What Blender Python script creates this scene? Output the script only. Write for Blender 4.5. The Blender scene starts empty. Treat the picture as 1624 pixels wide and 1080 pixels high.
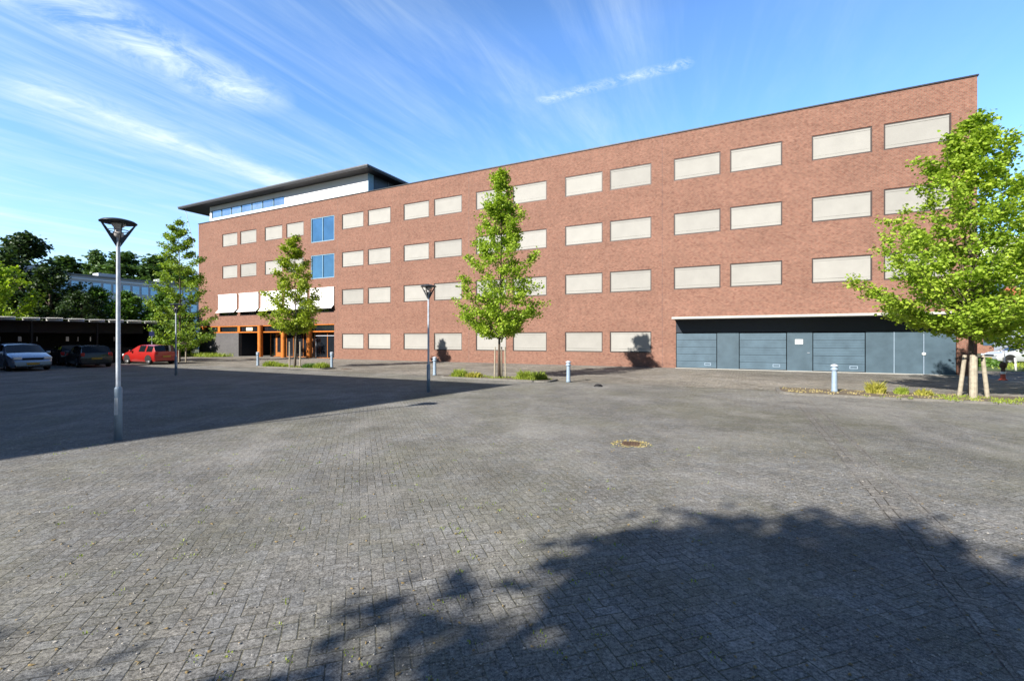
import bpy, bmesh, math, random
import numpy as np
from mathutils import Vector, Matrix
R = math.radians
C = bpy.context.scene.collection
SC = bpy.context.scene

# ------------------------------------------------------------------ camera
CAM_H = 1.8
cd = bpy.data.cameras.new("camera"); cam = bpy.data.objects.new("camera", cd); C.objects.link(cam)
cam.location = (0, 0, CAM_H); cam.rotation_euler = (R(90), 0, 0)
cd.sensor_width = 36; cd.lens = 16.227; cd.shift_y = -0.0012
cd.clip_start = 0.1; cd.clip_end = 3000
SC.camera = cam
# ------------------------------------------------------------------ light
SUN_EL = 30.5
SUN_DIR = Vector((0.715, 0.699, 0)).normalized() * math.cos(R(SUN_EL)) + Vector((0, 0, -math.sin(R(SUN_EL))))
ld = bpy.data.lights.new("sun", 'SUN'); ld.energy = 5.0; ld.angle = R(0.53); ld.color = (1.0, 0.945, 0.87)
sun = bpy.data.objects.new("sun", ld); C.objects.link(sun)
sun.rotation_euler = SUN_DIR.to_track_quat('-Z', 'Y').to_euler()
SKY_STRENGTH = 0.098
SC.view_settings.view_transform = 'Standard'; SC.view_settings.look = 'None'
SC.view_settings.exposure = 1.0; SC.view_settings.gamma = 1.0


class NT:
    """small helper round a node tree"""
    def __init__(s, tree): s.t = tree; s.n = tree.nodes; s.l = tree.links
    def node(s, typ, **kw):
        nd = s.n.new(typ)
        for k, v in kw.items(): setattr(nd, k, v)
        return nd
    def put(s, sock, v):
        if isinstance(v, bpy.types.NodeSocket): s.l.new(v, sock)
        elif v is not None: sock.default_value = v
    def m(s, op, a, b=None, c=None, clamp=False):
        nd = s.n.new('ShaderNodeMath'); nd.operation = op; nd.use_clamp = clamp
        s.put(nd.inputs[0], a)
        if b is not None: s.put(nd.inputs[1], b)
        if c is not None: s.put(nd.inputs[2], c)
        return nd.outputs[0]
    def mix(s, f, a, b, mode='MIX'):
        nd = s.n.new('ShaderNodeMix'); nd.data_type = 'RGBA'; nd.blend_type = mode
        s.put(nd.inputs[0], f); s.put(nd.inputs[6], a); s.put(nd.inputs[7], b)
        return nd.outputs[2]
    def ramp(s, f, stops):
        nd = s.n.new('ShaderNodeValToRGB'); el = nd.color_ramp.elements
        while len(el) < len(stops): el.new(0.5)
        for e, (p, c) in zip(el, stops):
            e.position = p; e.color = c if len(c) == 4 else (*c, 1)
        s.put(nd.inputs[0], f); return nd.outputs[0]
    def noise(s, vec, scale, detail=3, rough=0.55, dist=0.0):
        nd = s.n.new('ShaderNodeTexNoise'); s.put(nd.inputs['Vector'], vec)
        nd.inputs['Scale'].default_value = scale; nd.inputs['Detail'].default_value = detail
        nd.inputs['Roughness'].default_value = rough; nd.inputs['Distortion'].default_value = dist
        return nd.outputs['Fac']
    def mapr(s, v, a, b, c=0.0, d=1.0):
        nd = s.n.new('ShaderNodeMapRange'); s.put(nd.inputs[0], v)
        for i, x in enumerate((a, b, c, d)): nd.inputs[1 + i].default_value = x
        return nd.outputs[0]
    def sep(s, v):
        nd = s.n.new('ShaderNodeSeparateXYZ'); s.put(nd.inputs[0], v); return nd.outputs
    def comb(s, x, y, z=0.0):
        nd = s.n.new('ShaderNodeCombineXYZ'); s.put(nd.inputs[0], x); s.put(nd.inputs[1], y); s.put(nd.inputs[2], z)
        return nd.outputs[0]


# ------------------------------------------------------------------ sky
w = bpy.data.worlds.new("World"); SC.world = w; w.use_nodes = True
k = NT(w.node_tree); w.node_tree.nodes.clear()
sky = k.node('ShaderNodeTexSky', sky_type='NISHITA', sun_disc=False)
sky.sun_elevation = R(SUN_EL); sky.sun_rotation = math.atan2(-0.715, -0.699)
sky.air_density = 1.0; sky.dust_density = 0.3; sky.ozone_density = 2.2; sky.altitude = 0
tc = k.node('ShaderNodeTexCoord')
dx, dy, dz = k.sep(tc.outputs['Generated'])
dzc = k.m('MAXIMUM', dz, 0.06)
px = k.m('DIVIDE', dx, dzc); py = k.m('DIVIDE', dy, dzc)
ca, sa = math.cos(R(24)), math.sin(R(24))
al = k.m('ADD', k.m('MULTIPLY', px, sa), k.m('MULTIPLY', py, ca))       # along the streaks
ac = k.m('SUBTRACT', k.m('MULTIPLY', px, ca), k.m('MULTIPLY', py, sa))  # across
# long faint veils of cirrus
n1 = k.noise(k.comb(k.m('MULTIPLY', al, 0.22), k.m('MULTIPLY', ac, 1.25), 3.7), 1.5, 6, 0.62, 0.8)
n2 = k.noise(k.comb(k.m('MULTIPLY', al, 0.8), k.m('MULTIPLY', ac, 4.5), 1.2), 2.4, 8, 0.7, 0.9)
veil = k.m('MULTIPLY', k.mapr(n1, 0.43, 0.72), k.mapr(n2, 0.3, 0.72, 0.25, 1.05))
side = k.mapr(k.m('DIVIDE', px, k.m('ADD', py, 0.3)), 0.75, -0.35, 0.12, 1.0)
veil = k.m('MULTIPLY', veil, side)


def seg_mask(ax, ay, bx, by, width, gain):
    L2 = (bx - ax) ** 2 + (by - ay) ** 2
    t = k.m('DIVIDE', k.m('ADD', k.m('MULTIPLY', k.m('SUBTRACT', px, ax), bx - ax),
                          k.m('MULTIPLY', k.m('SUBTRACT', py, ay), by - ay)), L2, clamp=True)
    ex = k.m('SUBTRACT', px, k.m('ADD', k.m('MULTIPLY', t, bx - ax), ax))
    ey = k.m('SUBTRACT', py, k.m('ADD', k.m('MULTIPLY', t, by - ay), ay))
    d = k.m('SQRT', k.m('ADD', k.m('MULTIPLY', ex, ex), k.m('MULTIPLY', ey, ey)))
    return k.m('MULTIPLY', k.mapr(d, width, 0.0), gain)


nf = k.noise(k.comb(px, py, 5.0), 4.5, 8, 0.68, 0.8)
nf2 = k.noise(k.comb(px, py, 9.0), 16.0, 7, 0.75, 1.2)
wisp = k.m('MULTIPLY', seg_mask(-1.36, 1.30, -1.12, 1.85, 0.24, 1.35), k.mapr(nf, 0.36, 0.72))
wisp2 = k.m('MULTIPLY', seg_mask(-1.9, 1.85, -1.25, 3.4, 0.22, 0.75), k.mapr(nf, 0.30, 0.7))
trail = k.m('MULTIPLY', seg_mask(0.14, 1.93, 0.62, 1.68, 0.05, 0.85), k.mapr(nf2, 0.40, 0.72))
cl = k.m('ADD', k.m('MULTIPLY', veil, 0.66), k.m('ADD', wisp, k.m('ADD', wisp2, trail)))
hz = k.mapr(dz, 0.42, 0.0, 0.0, 1.0)
nh = k.noise(k.comb(k.m('MULTIPLY', dx, 2.0), k.m('MULTIPLY', dy, 2.0), k.m('MULTIPLY', dz, 11.0)), 1.6, 5, 0.6, 0.5)
low = k.m('MULTIPLY', k.m('POWER', hz, 1.6), k.mapr(nh, 0.30, 0.68, 0.22, 0.92))
low = k.m('MULTIPLY', low, k.mapr(dx, 0.55, -0.45, 0.45, 1.0))
cl = k.m('MINIMUM', k.m('ADD', cl, low), 0.92)
tint = k.mix(1.0, sky.outputs[0], (1.02, 1.36, 1.72, 1), 'MULTIPLY')
CLOUD = (4.6, 5.5, 6.1, 1)
skyc = k.mix(cl, tint, CLOUD)
clear = k.m('MULTIPLY', k.mapr(dy, -0.45, 0.30, 0.30, 1.0), k.mapr(dz, 0.55, 0.85, 1.0, 0.40))     # added dimming of the sky behind the camera and overhead, to deepen the shade
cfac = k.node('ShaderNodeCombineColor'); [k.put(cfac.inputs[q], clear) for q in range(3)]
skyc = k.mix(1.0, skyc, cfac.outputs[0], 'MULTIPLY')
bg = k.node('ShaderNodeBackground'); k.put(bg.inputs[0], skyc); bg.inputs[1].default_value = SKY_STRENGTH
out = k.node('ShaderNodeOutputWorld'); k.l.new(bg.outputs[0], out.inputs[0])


# ------------------------------------------------------------------ materials
def new_mat(name):
    m = bpy.data.materials.new(name); m.use_nodes = True
    t = NT(m.node_tree); b = t.n['Principled BSDF']
    return m, t, b


def mat(name, col, rough=0.6, metal=0.0, var=0.12, vscale=6.0, spec=0.4, bump=0.0, bscale=60, coat=0.0):
    if max(col) < 0.74: col = tuple(c * 0.78 for c in col)
    m, t, b = new_mat(name)
    tcx = t.node('ShaderNodeTexCoord').outputs['Object']
    n = t.noise(tcx, vscale, 5, 0.6)
    c1 = tuple(max(0, c * (1 - var)) for c in col) + (1,); c2 = tuple(min(1, c * (1 + var)) for c in col) + (1,)
    t.put(b.inputs['Base Color'], t.mix(t.mapr(n, 0.3, 0.7), c1, c2))
    t.put(b.inputs['Roughness'], t.mapr(n, 0.2, 0.8, max(0.02, rough - 0.06), min(1, rough + 0.06)))
    b.inputs['Metallic'].default_value = metal; b.inputs['Specular IOR Level'].default_value = spec
    b.inputs['Coat Weight'].default_value = coat; b.inputs['Coat Roughness'].default_value = 0.05
    if bump:
        bn = t.node('ShaderNodeBump'); bn.inputs['Strength'].default_value = bump; bn.inputs['Distance'].default_value = 0.01
        t.put(bn.inputs['Height'], t.noise(tcx, bscale, 4)); t.put(b.inputs['Normal'], bn.outputs[0])
    return m


def brick_mat(name, c1, c2, mortar, bw=0.125, bh=0.0665, msize=0.009, stain=0.14, dark=(0.6, 0.5, 0.5)):
    m, t, b = new_mat(name)
    x, y, z = t.sep(t.node('ShaderNodeTexCoord').outputs['Object'])
    u = t.m('ADD', x, y); v = t.comb(u, z, 0.0)
    br = t.node('ShaderNodeTexBrick'); t.put(br.inputs['Vector'], v)
    br.inputs['Scale'].default_value = 1.0; br.inputs['Brick Width'].default_value = bw
    br.inputs['Row Height'].default_value = bh; br.inputs['Mortar Size'].default_value = msize
    br.inputs['Mortar Smooth'].default_value = 0.2; br.inputs['Bias'].default_value = -0.1
    br.inputs['Color1'].default_value = (*c1, 1); br.inputs['Color2'].default_value = (*c2, 1)
    br.inputs['Mortar'].default_value = (*mortar, 1)
    # odd darker bricks
    wn = t.node('ShaderNodeTexWhiteNoise', noise_dimensions='2D')
    row = t.m('FLOOR', t.m('DIVIDE', z, bh))
    colm = t.m('FLOOR', t.m('ADD', t.m('DIVIDE', u, bw), t.m('MULTIPLY', t.m('MODULO', row, 2.0), 0.5)))
    t.put(wn.inputs['Vector'], t.comb(colm, row, 0.0))
    dk = t.m('MULTIPLY', t.m('GREATER_THAN', wn.outputs['Value'], 0.86), 0.4)
    lt = t.m('MULTIPLY', t.m('LESS_THAN', wn.outputs['Value'], 0.10), 0.45)
    c = t.mix(dk, br.outputs['Color'], t.mix(1.0, br.outputs['Color'], (*dark, 1), 'MULTIPLY'))
    c = t.mix(lt, c, t.mix(1.0, c, (1.25, 1.3, 1.3, 1), 'MULTIPLY'))
    c = t.mix(1.0, c, (0.78, 0.78, 0.78, 1), 'MULTIPLY')
    n = t.noise(t.comb(t.m('MULTIPLY', u, 0.5), z, 0.0), 0.7, 3, 0.5)
    n3 = t.noise(t.comb(t.m('MULTIPLY', u, 0.35), t.m('MULTIPLY', z, 3.0), 2.0), 1.1, 2, 0.5)
    n4 = t.noise(t.comb(t.m('MULTIPLY', u, 2.6), t.m('MULTIPLY', z, 0.22), 5.0), 1.0, 4, 0.6)   # rain runs
    n = t.m('ADD', t.m('MULTIPLY', n, 0.6), t.m('MULTIPLY', n4, 0.4))
    f = t.m('MULTIPLY', t.mapr(n, 0.3, 0.7, 1 - stain, 1 + stain), t.mapr(n3, 0.3, 0.7, 1 - stain * 0.3, 1 + stain * 0.3))
    cc = t.node('ShaderNodeCombineColor'); t.put(cc.inputs[0], f); t.put(cc.inputs[1], f); t.put(cc.inputs[2], f)
    t.put(b.inputs['Base Color'], t.mix(1.0, c, cc.outputs[0], 'MULTIPLY'))
    b.inputs['Roughness'].default_value = 0.85; b.inputs['Specular IOR Level'].default_value = 0.2
    bn = t.node('ShaderNodeBump'); bn.inputs['Strength'].default_value = 0.5; bn.inputs['Distance'].default_value = 0.008
    t.put(bn.inputs['Height'], t.m('SUBTRACT', 1.0, br.outputs['Fac'])); t.put(b.inputs['Normal'], bn.outputs[0])
    return m


def paver_mat(name, base, ang, cell=0.1, tone=0.35, joint=(0.045, 0.04, 0.032), dusty=1.0, joint_w=0.06, moss=0.5):
    """clay pavers laid in herringbone, world metres, axes turned by ang"""
    m, t, b = new_mat(name)
    P = t.node('ShaderNodeTexCoord').outputs['Object']
    X, Y, Z = t.sep(P)
    c, s_ = math.cos(ang) / cell, math.sin(ang) / cell
    wob = t.m('MULTIPLY', t.m('SUBTRACT', t.noise(P, 1.3, 2), 0.5), 0.5)
    wob2 = t.m('MULTIPLY', t.m('SUBTRACT', t.noise(P, 1.9, 2), 0.5), 0.5)
    U = t.m('ADD', t.m('ADD', t.m('MULTIPLY', X, c), t.m('MULTIPLY', Y, s_)), wob)
    V = t.m('ADD', t.m('SUBTRACT', t.m('MULTIPLY', Y, c), t.m('MULTIPLY', X, s_)), wob2)
    i, j = t.m('FLOOR', U), t.m('FLOOR', V)
    fx, fy = t.m('SUBTRACT', U, i), t.m('SUBTRACT', V, j)
    mm = t.m('FLOORED_MODULO', t.m('SUBTRACT', i, j), 4.0)
    def eq(v): return t.m('COMPARE', mm, v, 0.1)
    e0, e1, e2, e3 = eq(0.0), eq(1.0), eq(2.0), eq(3.0)
    d = t.m('MINIMUM', t.m('MINIMUM', t.m('ADD', fx, e1), t.m('ADD', t.m('SUBTRACT', 1.0, fx), e0)),
            t.m('MINIMUM', t.m('ADD', fy, e2), t.m('ADD', t.m('SUBTRACT', 1.0, fy), e3)))
    wn = t.node('ShaderNodeTexWhiteNoise', noise_dimensions='2D')
    t.put(wn.inputs['Vector'], t.comb(t.m('SUBTRACT', i, e1), t.m('SUBTRACT', j, e2), 0.0))
    wr = wn.outputs['Value']
    nj = t.noise(P, 22.0, 3, 0.6)
    jm = t.mapr(t.m('ADD', d, t.m('MULTIPLY', t.m('SUBTRACT', nj, 0.5), 0.10)), joint_w * 0.45, joint_w * 1.6)   # 0 joint .. 1 brick
    fill = t.m('MULTIPLY', t.mapr(t.noise(P, 0.7, 4, 0.6, 0.3), 0.42, 0.60), 0.70)      # joints packed with sand and dirt
    jm = t.m('MAXIMUM', jm, fill)
    grain = t.noise(P, 170.0, 3, 0.7)
    grit = t.noise(P, 48.0, 4, 0.75)
    big = t.noise(P, 0.16, 5, 0.6, 0.4)
    mid = t.noise(P, 0.9, 5, 0.62, 0.3)
    f = t.m('MULTIPLY', t.mapr(wr, 0, 1, 1 - tone, 1 + tone), t.mapr(grain, 0.25, 0.75, 0.5, 1.5))
    f = t.m('MULTIPLY', f, t.mapr(grit, 0.38, 0.62, 0.52, 1.48))
    f = t.m('MULTIPLY', f, t.mapr(t.noise(P, 15.0, 6, 0.8), 0.38, 0.62, 0.66, 1.34))
    f = t.m('MULTIPLY', f, t.mapr(big, 0.3, 0.7, 0.66, 1.22))
    f = t.m('MULTIPLY', f, t.mapr(mid, 0.3, 0.7, 0.76, 1.22))
    cc = t.node('ShaderNodeCombineColor'); [t.put(cc.inputs[q], f) for q in range(3)]
    hue = t.mix(t.m('FRACT', t.m('MULTIPLY', wr, 7.31)), (base[0] * 1.03, base[1], base[2] * 0.95, 1), (base[0] * 0.98, base[1], base[2] * 1.03, 1))
    col = t.mix(1.0, hue, cc.outputs[0], 'MULTIPLY')
    # joints: sand, with moss in patches
    ms = t.m('MULTIPLY', t.mapr(t.noise(P, 0.45, 4, 0.65), 0.45, 0.62), moss)
    js = t.mapr(grit, 0.42, 0.62)
    jc = t.mix(js, (*joint, 1), (joint[0] * 3.2, joint[1] * 3.2, joint[2] * 3.0, 1))
    jc = t.mix(t.m('MULTIPLY', ms, t.mapr(nj, 0.35, 0.6)), jc, (0.13, 0.135, 0.05, 1))
    col = t.mix(jm, jc, col)
    col = t.mix(t.m('MULTIPLY', t.m('MULTIPLY', t.mapr(t.noise(P, 0.28, 5, 0.7, 0.5), 0.44, 0.60), t.mapr(grit, 0.40, 0.60)), 0.8 * moss), col, (0.20, 0.195, 0.085, 1))
    # sandy, dusty drifts and worn streaks
    sx = t.comb(t.m('ADD', t.m('MULTIPLY', X, 0.55), t.m('MULTIPLY', Y, 0.10)), t.m('SUBTRACT', t.m('MULTIPLY', Y, 0.32), t.m('MULTIPLY', X, 0.16)), 0.0)
    du = t.m('MULTIPLY', t.mapr(t.noise(sx, 1.1, 6, 0.62, 0.7), 0.52, 0.68), t.mapr(grit, 0.44, 0.6, 0.1, 1.0))
    col = t.mix(t.m('MULTIPLY', du, 0.85 * dusty), col, (0.44, 0.42, 0.385, 1))
    # loose grains of sand / grit lying about
    sp = t.m('MULTIPLY', t.m('ADD', t.m('GREATER_THAN', t.noise(P, 95.0, 2, 0.5), 0.645), t.m('GREATER_THAN', t.noise(P, 33.0, 3, 0.6), 0.70)), 0.6)
    dkp = t.m('MULTIPLY', t.m('GREATER_THAN', t.noise(P, 60.0, 3, 0.6), 0.62), 0.5)
    col = t.mix(dkp, col, (0.07, 0.066, 0.058, 1))
    col = t.mix(sp, col, (0.50, 0.48, 0.44, 1))
    t.put(b.inputs['Base Color'], t.mix(1.0, col, (0.78, 0.78, 0.78, 1), 'MULTIPLY'))
    b.inputs['Roughness'].default_value = 0.9; b.inputs['Specular IOR Level'].default_value = 0.18
    bn = t.node('ShaderNodeBump'); bn.inputs['Strength'].default_value = 0.5; bn.inputs['Distance'].default_value = 0.007
    hh = t.m('ADD', jm, t.m('ADD', t.m('MULTIPLY', grain, 0.5), t.m('MULTIPLY', wr, 0.35)))
    t.put(bn.inputs['Height'], hh); t.put(b.inputs['Normal'], bn.outputs[0])
    return m


def leaf_mat(name, a, bcol, transl=0.35, rough=0.5):
    m = bpy.data.materials.new(name); m.use_nodes = True; t = NT(m.node_tree); t.n.clear()
    o = t.node('ShaderNodeOutputMaterial')
    at = t.node('ShaderNodeAttribute', attribute_name='leaf_tone')
    P = t.node('ShaderNodeTexCoord').outputs['Object']
    n = t.noise(P, 0.9, 3)
    f = t.m('ADD', t.m('MULTIPLY', at.outputs['Fac'], 0.75), t.m('MULTIPLY', t.mapr(n, 0.3, 0.7), 0.25))
    col = t.mix(f, tuple(c * 1.05 for c in a) + (1,), tuple(c * 1.05 for c in bcol) + (1,))
    p = t.node('ShaderNodeBsdfPrincipled'); t.put(p.inputs['Base Color'], col)
    p.inputs['Roughness'].default_value = rough; p.inputs['Specular IOR Level'].default_value = 0.35
    tr = t.node('ShaderNodeBsdfTranslucent')
    t.put(tr.inputs[0], t.mix(1.0, col, (1.25, 1.35, 0.5, 1), 'MULTIPLY'))
    mx = t.node('ShaderNodeMixShader'); mx.inputs[0].default_value = transl
    t.l.new(p.outputs[0], mx.inputs[1]); t.l.new(tr.outputs[0], mx.inputs[2]); t.l.new(mx.outputs[0], o.inputs[0])
    return m


def glass_mat(name, col, rough=0.06, metal=0.0, spec=0.8):
    m, t, b = new_mat(name)
    n = t.noise(t.node('ShaderNodeTexCoord').outputs['Object'], 0.8, 2)
    t.put(b.inputs['Base Color'], t.mix(t.mapr(n, 0.3, 0.7), tuple(c * 0.85 for c in col) + (1,), tuple(min(1, c * 1.15) for c in col) + (1,)))
    b.inputs['Roughness'].default_value = rough; b.inputs['Metallic'].default_value = metal
    b.inputs['Specular IOR Level'].default_value = spec
    return m


FACE_ANG = math.atan2(0.4501, -0.8929)
M = {}
M['brick'] = brick_mat('brick', (0.325, 0.145, 0.100), (0.225, 0.095, 0.068), (0.26, 0.20, 0.155), stain=0.11)
M['grey_brick'] = brick_mat('grey_brick', (0.15, 0.145, 0.15), (0.115, 0.11, 0.115), (0.14, 0.135, 0.135), dark=(0.8, 0.8, 0.85))
M['far_brick'] = brick_mat('far_brick', (0.42, 0.17, 0.10), (0.32, 0.12, 0.08), (0.3, 0.25, 0.2))
M['paver'] = paver_mat('paver', (0.248, 0.242, 0.226), FACE_ANG + R(45), cell=0.092, tone=0.13, joint=(0.055, 0.051, 0.042), joint_w=0.045)
M['walk'] = paver_mat('walk_paver', (0.30, 0.277, 0.24), FACE_ANG + R(45), tone=0.22, dusty=0.8, moss=0.2)
M['course'] = paver_mat('course_paver', (0.25, 0.238, 0.218), FACE_ANG, cell=0.1, tone=0.15, dusty=1.0, moss=0.1)
M['kerb'] = mat('kerb_concrete', (0.20, 0.19, 0.17), 0.9, var=0.25, vscale=9, bump=0.4)
M['concrete'] = mat('concrete', (0.55, 0.54, 0.50), 0.85, var=0.12, vscale=4, bump=0.2)
M['soil'] = mat('soil', (0.17, 0.135, 0.095), 0.95, var=0.45, vscale=14, bump=1.0, bscale=30)
M['turf'] = mat('turf', (0.09, 0.135, 0.035), 0.95, var=0.5, vscale=5, bump=1.0, bscale=40)
M['land'] = mat('land', (0.12, 0.13, 0.08), 0.95, var=0.4, vscale=0.3)
M['asphalt'] = mat('asphalt', (0.085, 0.085, 0.088), 0.9, var=0.2, vscale=2, bump=0.4)
M['coping'] = mat('coping_metal', (0.035, 0.035, 0.04), 0.5, 0.3)
M['frame'] = mat('window_frame', (0.055, 0.038, 0.034), 0.5)
M['blind'] = mat('blind_fabric', (0.39, 0.38, 0.35), 0.75, var=0.07, vscale=1.2)
_t = NT(M['blind'].node_tree); _b = _t.n['Principled BSDF']; _src = _b.inputs['Base Color'].links[0].from_socket
_oi = _t.node('ShaderNodeObjectInfo'); _v = _t.mapr(_oi.outputs['Random'], 0, 1, 0.90, 1.08)
_cc = _t.node('ShaderNodeCombineColor'); [_t.put(_cc.inputs[q], _v) for q in range(3)]
_t.put(_b.inputs['Base Color'], _t.mix(1.0, _src, _cc.outputs[0], 'MULTIPLY'))
M['awning'] = mat('awning_fabric', (0.86, 0.85, 0.83), 0.8, var=0.03)
M['dark_glass'] = glass_mat('dark_glass', (0.012, 0.015, 0.02))
M['blue_glass'] = glass_mat('blue_glass', (0.21, 0.38, 0.50), 0.04, 0.9)
M['strip_glass'] = glass_mat('strip_glass', (0.42, 0.52, 0.60), 0.06, 0.85)
M['pale_glass'] = glass_mat('pale_glass', (0.55, 0.62, 0.66), 0.1, 0.85)
M['blue_frame'] = mat('blue_frame', (0.25, 0.42, 0.55), 0.45)
M['white_panel'] = mat('white_panel', (0.80, 0.80, 0.80), 0.6, var=0.03, vscale=0.8)
M['dark_panel'] = mat('dark_panel', (0.014, 0.022, 0.036), 0.4)
M['roof_dark'] = mat('roof_dark', (0.035, 0.035, 0.04), 0.6)
M['roof_edge'] = mat('roof_edge', (0.17, 0.17, 0.17), 0.4, 0.5)
M['orange'] = mat('orange_wood', (0.66, 0.20, 0.025), 0.5, var=0.15, vscale=5)
M['orange_dk'] = mat('orange_wood_door', (0.45, 0.16, 0.035), 0.5, var=0.2, vscale=5)
M['door_blue'] = mat('door_blue', (0.085, 0.14, 0.185), 0.5, var=0.18, vscale=1.5)
M['panel_blue'] = mat('panel_blue', (0.07, 0.115, 0.15), 0.5, var=0.18, vscale=1.5)
M['steel'] = mat('galvanised', (0.58, 0.64, 0.72), 0.5, 0.15, var=0.15, vscale=12)
M['steel_bl'] = mat('painted_steel', (0.33, 0.43, 0.54), 0.5, 0.1, var=0.12, vscale=8)
M['head_dark'] = mat('lamp_head', (0.05, 0.055, 0.06), 0.4, 0.3)
M['opal'] = mat('opal_glass', (0.55, 0.52, 0.50), 0.3)
M['bark'] = mat('bark', (0.105, 0.08, 0.06), 0.95, var=0.35, vscale=14, bump=1.0, bscale=25)
M['bark_lt'] = mat('bark_pale', (0.22, 0.19, 0.15), 0.95, var=0.3, vscale=12, bump=0.8, bscale=25)
M['stake'] = mat('stake_wood', (0.42, 0.37, 0.28), 0.85, var=0.25, vscale=9, bump=0.5, bscale=30)
M['leaf_lime'] = leaf_mat('leaf_lime', (0.16, 0.28, 0.024), (0.42, 0.52, 0.06), 0.36)
M['leaf_lime2'] = leaf_mat('leaf_lime_pale', (0.17, 0.26, 0.022), (0.40, 0.46, 0.06), 0.36)
M['leaf_cool'] = leaf_mat('leaf_cool', (0.10, 0.20, 0.03), (0.34, 0.44, 0.05), 0.3)
M['leaf_mid'] = leaf_mat('leaf_mid', (0.04, 0.10, 0.018), (0.13, 0.24, 0.035), 0.3)
M['leaf_dark'] = leaf_mat('leaf_dark', (0.018, 0.042, 0.014), (0.06, 0.105, 0.03), 0.2)
M['leaf_far'] = leaf_mat('leaf_far', (0.04, 0.09, 0.03), (0.12, 0.20, 0.055), 0.22)
M['blade'] = leaf_mat('blade', (0.15, 0.22, 0.03), (0.34, 0.40, 0.06), 0.3)
M['blade_y'] = leaf_mat('blade_yellow', (0.22, 0.23, 0.04), (0.44, 0.40, 0.08), 0.3)
M['blade_dry'] = leaf_mat('blade_dry', (0.30, 0.24, 0.10), (0.50, 0.42, 0.20), 0.2)
M['black'] = mat('black', (0.012, 0.012, 0.014), 0.7)
M['shed_dark'] = mat('shed_dark', (0.02, 0.02, 0.022), 0.8)
M['shed_edge'] = mat('shed_edge', (0.86, 0.86, 0.83), 0.6)
M['rubber'] = mat('rubber', (0.015, 0.015, 0.015), 0.85)
M['chrome'] = mat('rim_metal', (0.62, 0.63, 0.65), 0.3, 0.7)
M['car_glass'] = glass_mat('car_glass', (0.01, 0.013, 0.016), 0.05, 0.0, 0.7)
M['silver'] = mat('silver_paint', (0.30, 0.40, 0.54), 0.3, 0.6, var=0.02, coat=1.0)
M['darkpaint'] = mat('dark_paint', (0.012, 0.013, 0.018), 0.3, 0.2, var=0.05, coat=1.0)
M['red'] = mat('red_paint', (0.42, 0.015, 0.012), 0.35, 0.0, var=0.03, coat=1.0)
M['whitepaint'] = mat('white_paint', (0.62, 0.65, 0.67), 0.35, 0.2, var=0.02, coat=1.0)
M['headlight'] = mat('headlight', (0.75, 0.78, 0.80), 0.1, 0.2)
M['taillight'] = mat('taillight', (0.45, 0.02, 0.02), 0.2)
M['plate_y'] = mat('plate_yellow', (0.5, 0.32, 0.04), 0.5)
M['sign_white'] = mat('sign_white', (0.85, 0.85, 0.80), 0.5)
M['sign_cream'] = mat('sign_cream', (0.90, 0.80, 0.55), 0.5)
M['rust'] = mat('rusty_iron', (0.16, 0.10, 0.065), 0.85, 0.3, var=0.4, vscale=20, bump=0.6)
M['stone'] = mat('pale_stone', (0.5, 0.47, 0.42), 0.9, var=0.3)
M['litter'] = mat('dry_litter', (0.30, 0.22, 0.10), 0.9, var=0.4, vscale=3)
M['far_white'] = mat('far_white', (0.56, 0.60, 0.66), 0.7, var=0.08, vscale=0.3)
M['far_glass'] = glass_mat('far_glass', (0.18, 0.30, 0.45), 0.1, 0.6)
M['pole_white'] = mat('white_post', (0.75, 0.75, 0.72), 0.6)
M['red_post'] = mat('red_plastic', (0.65, 0.10, 0.05), 0.5)


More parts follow.
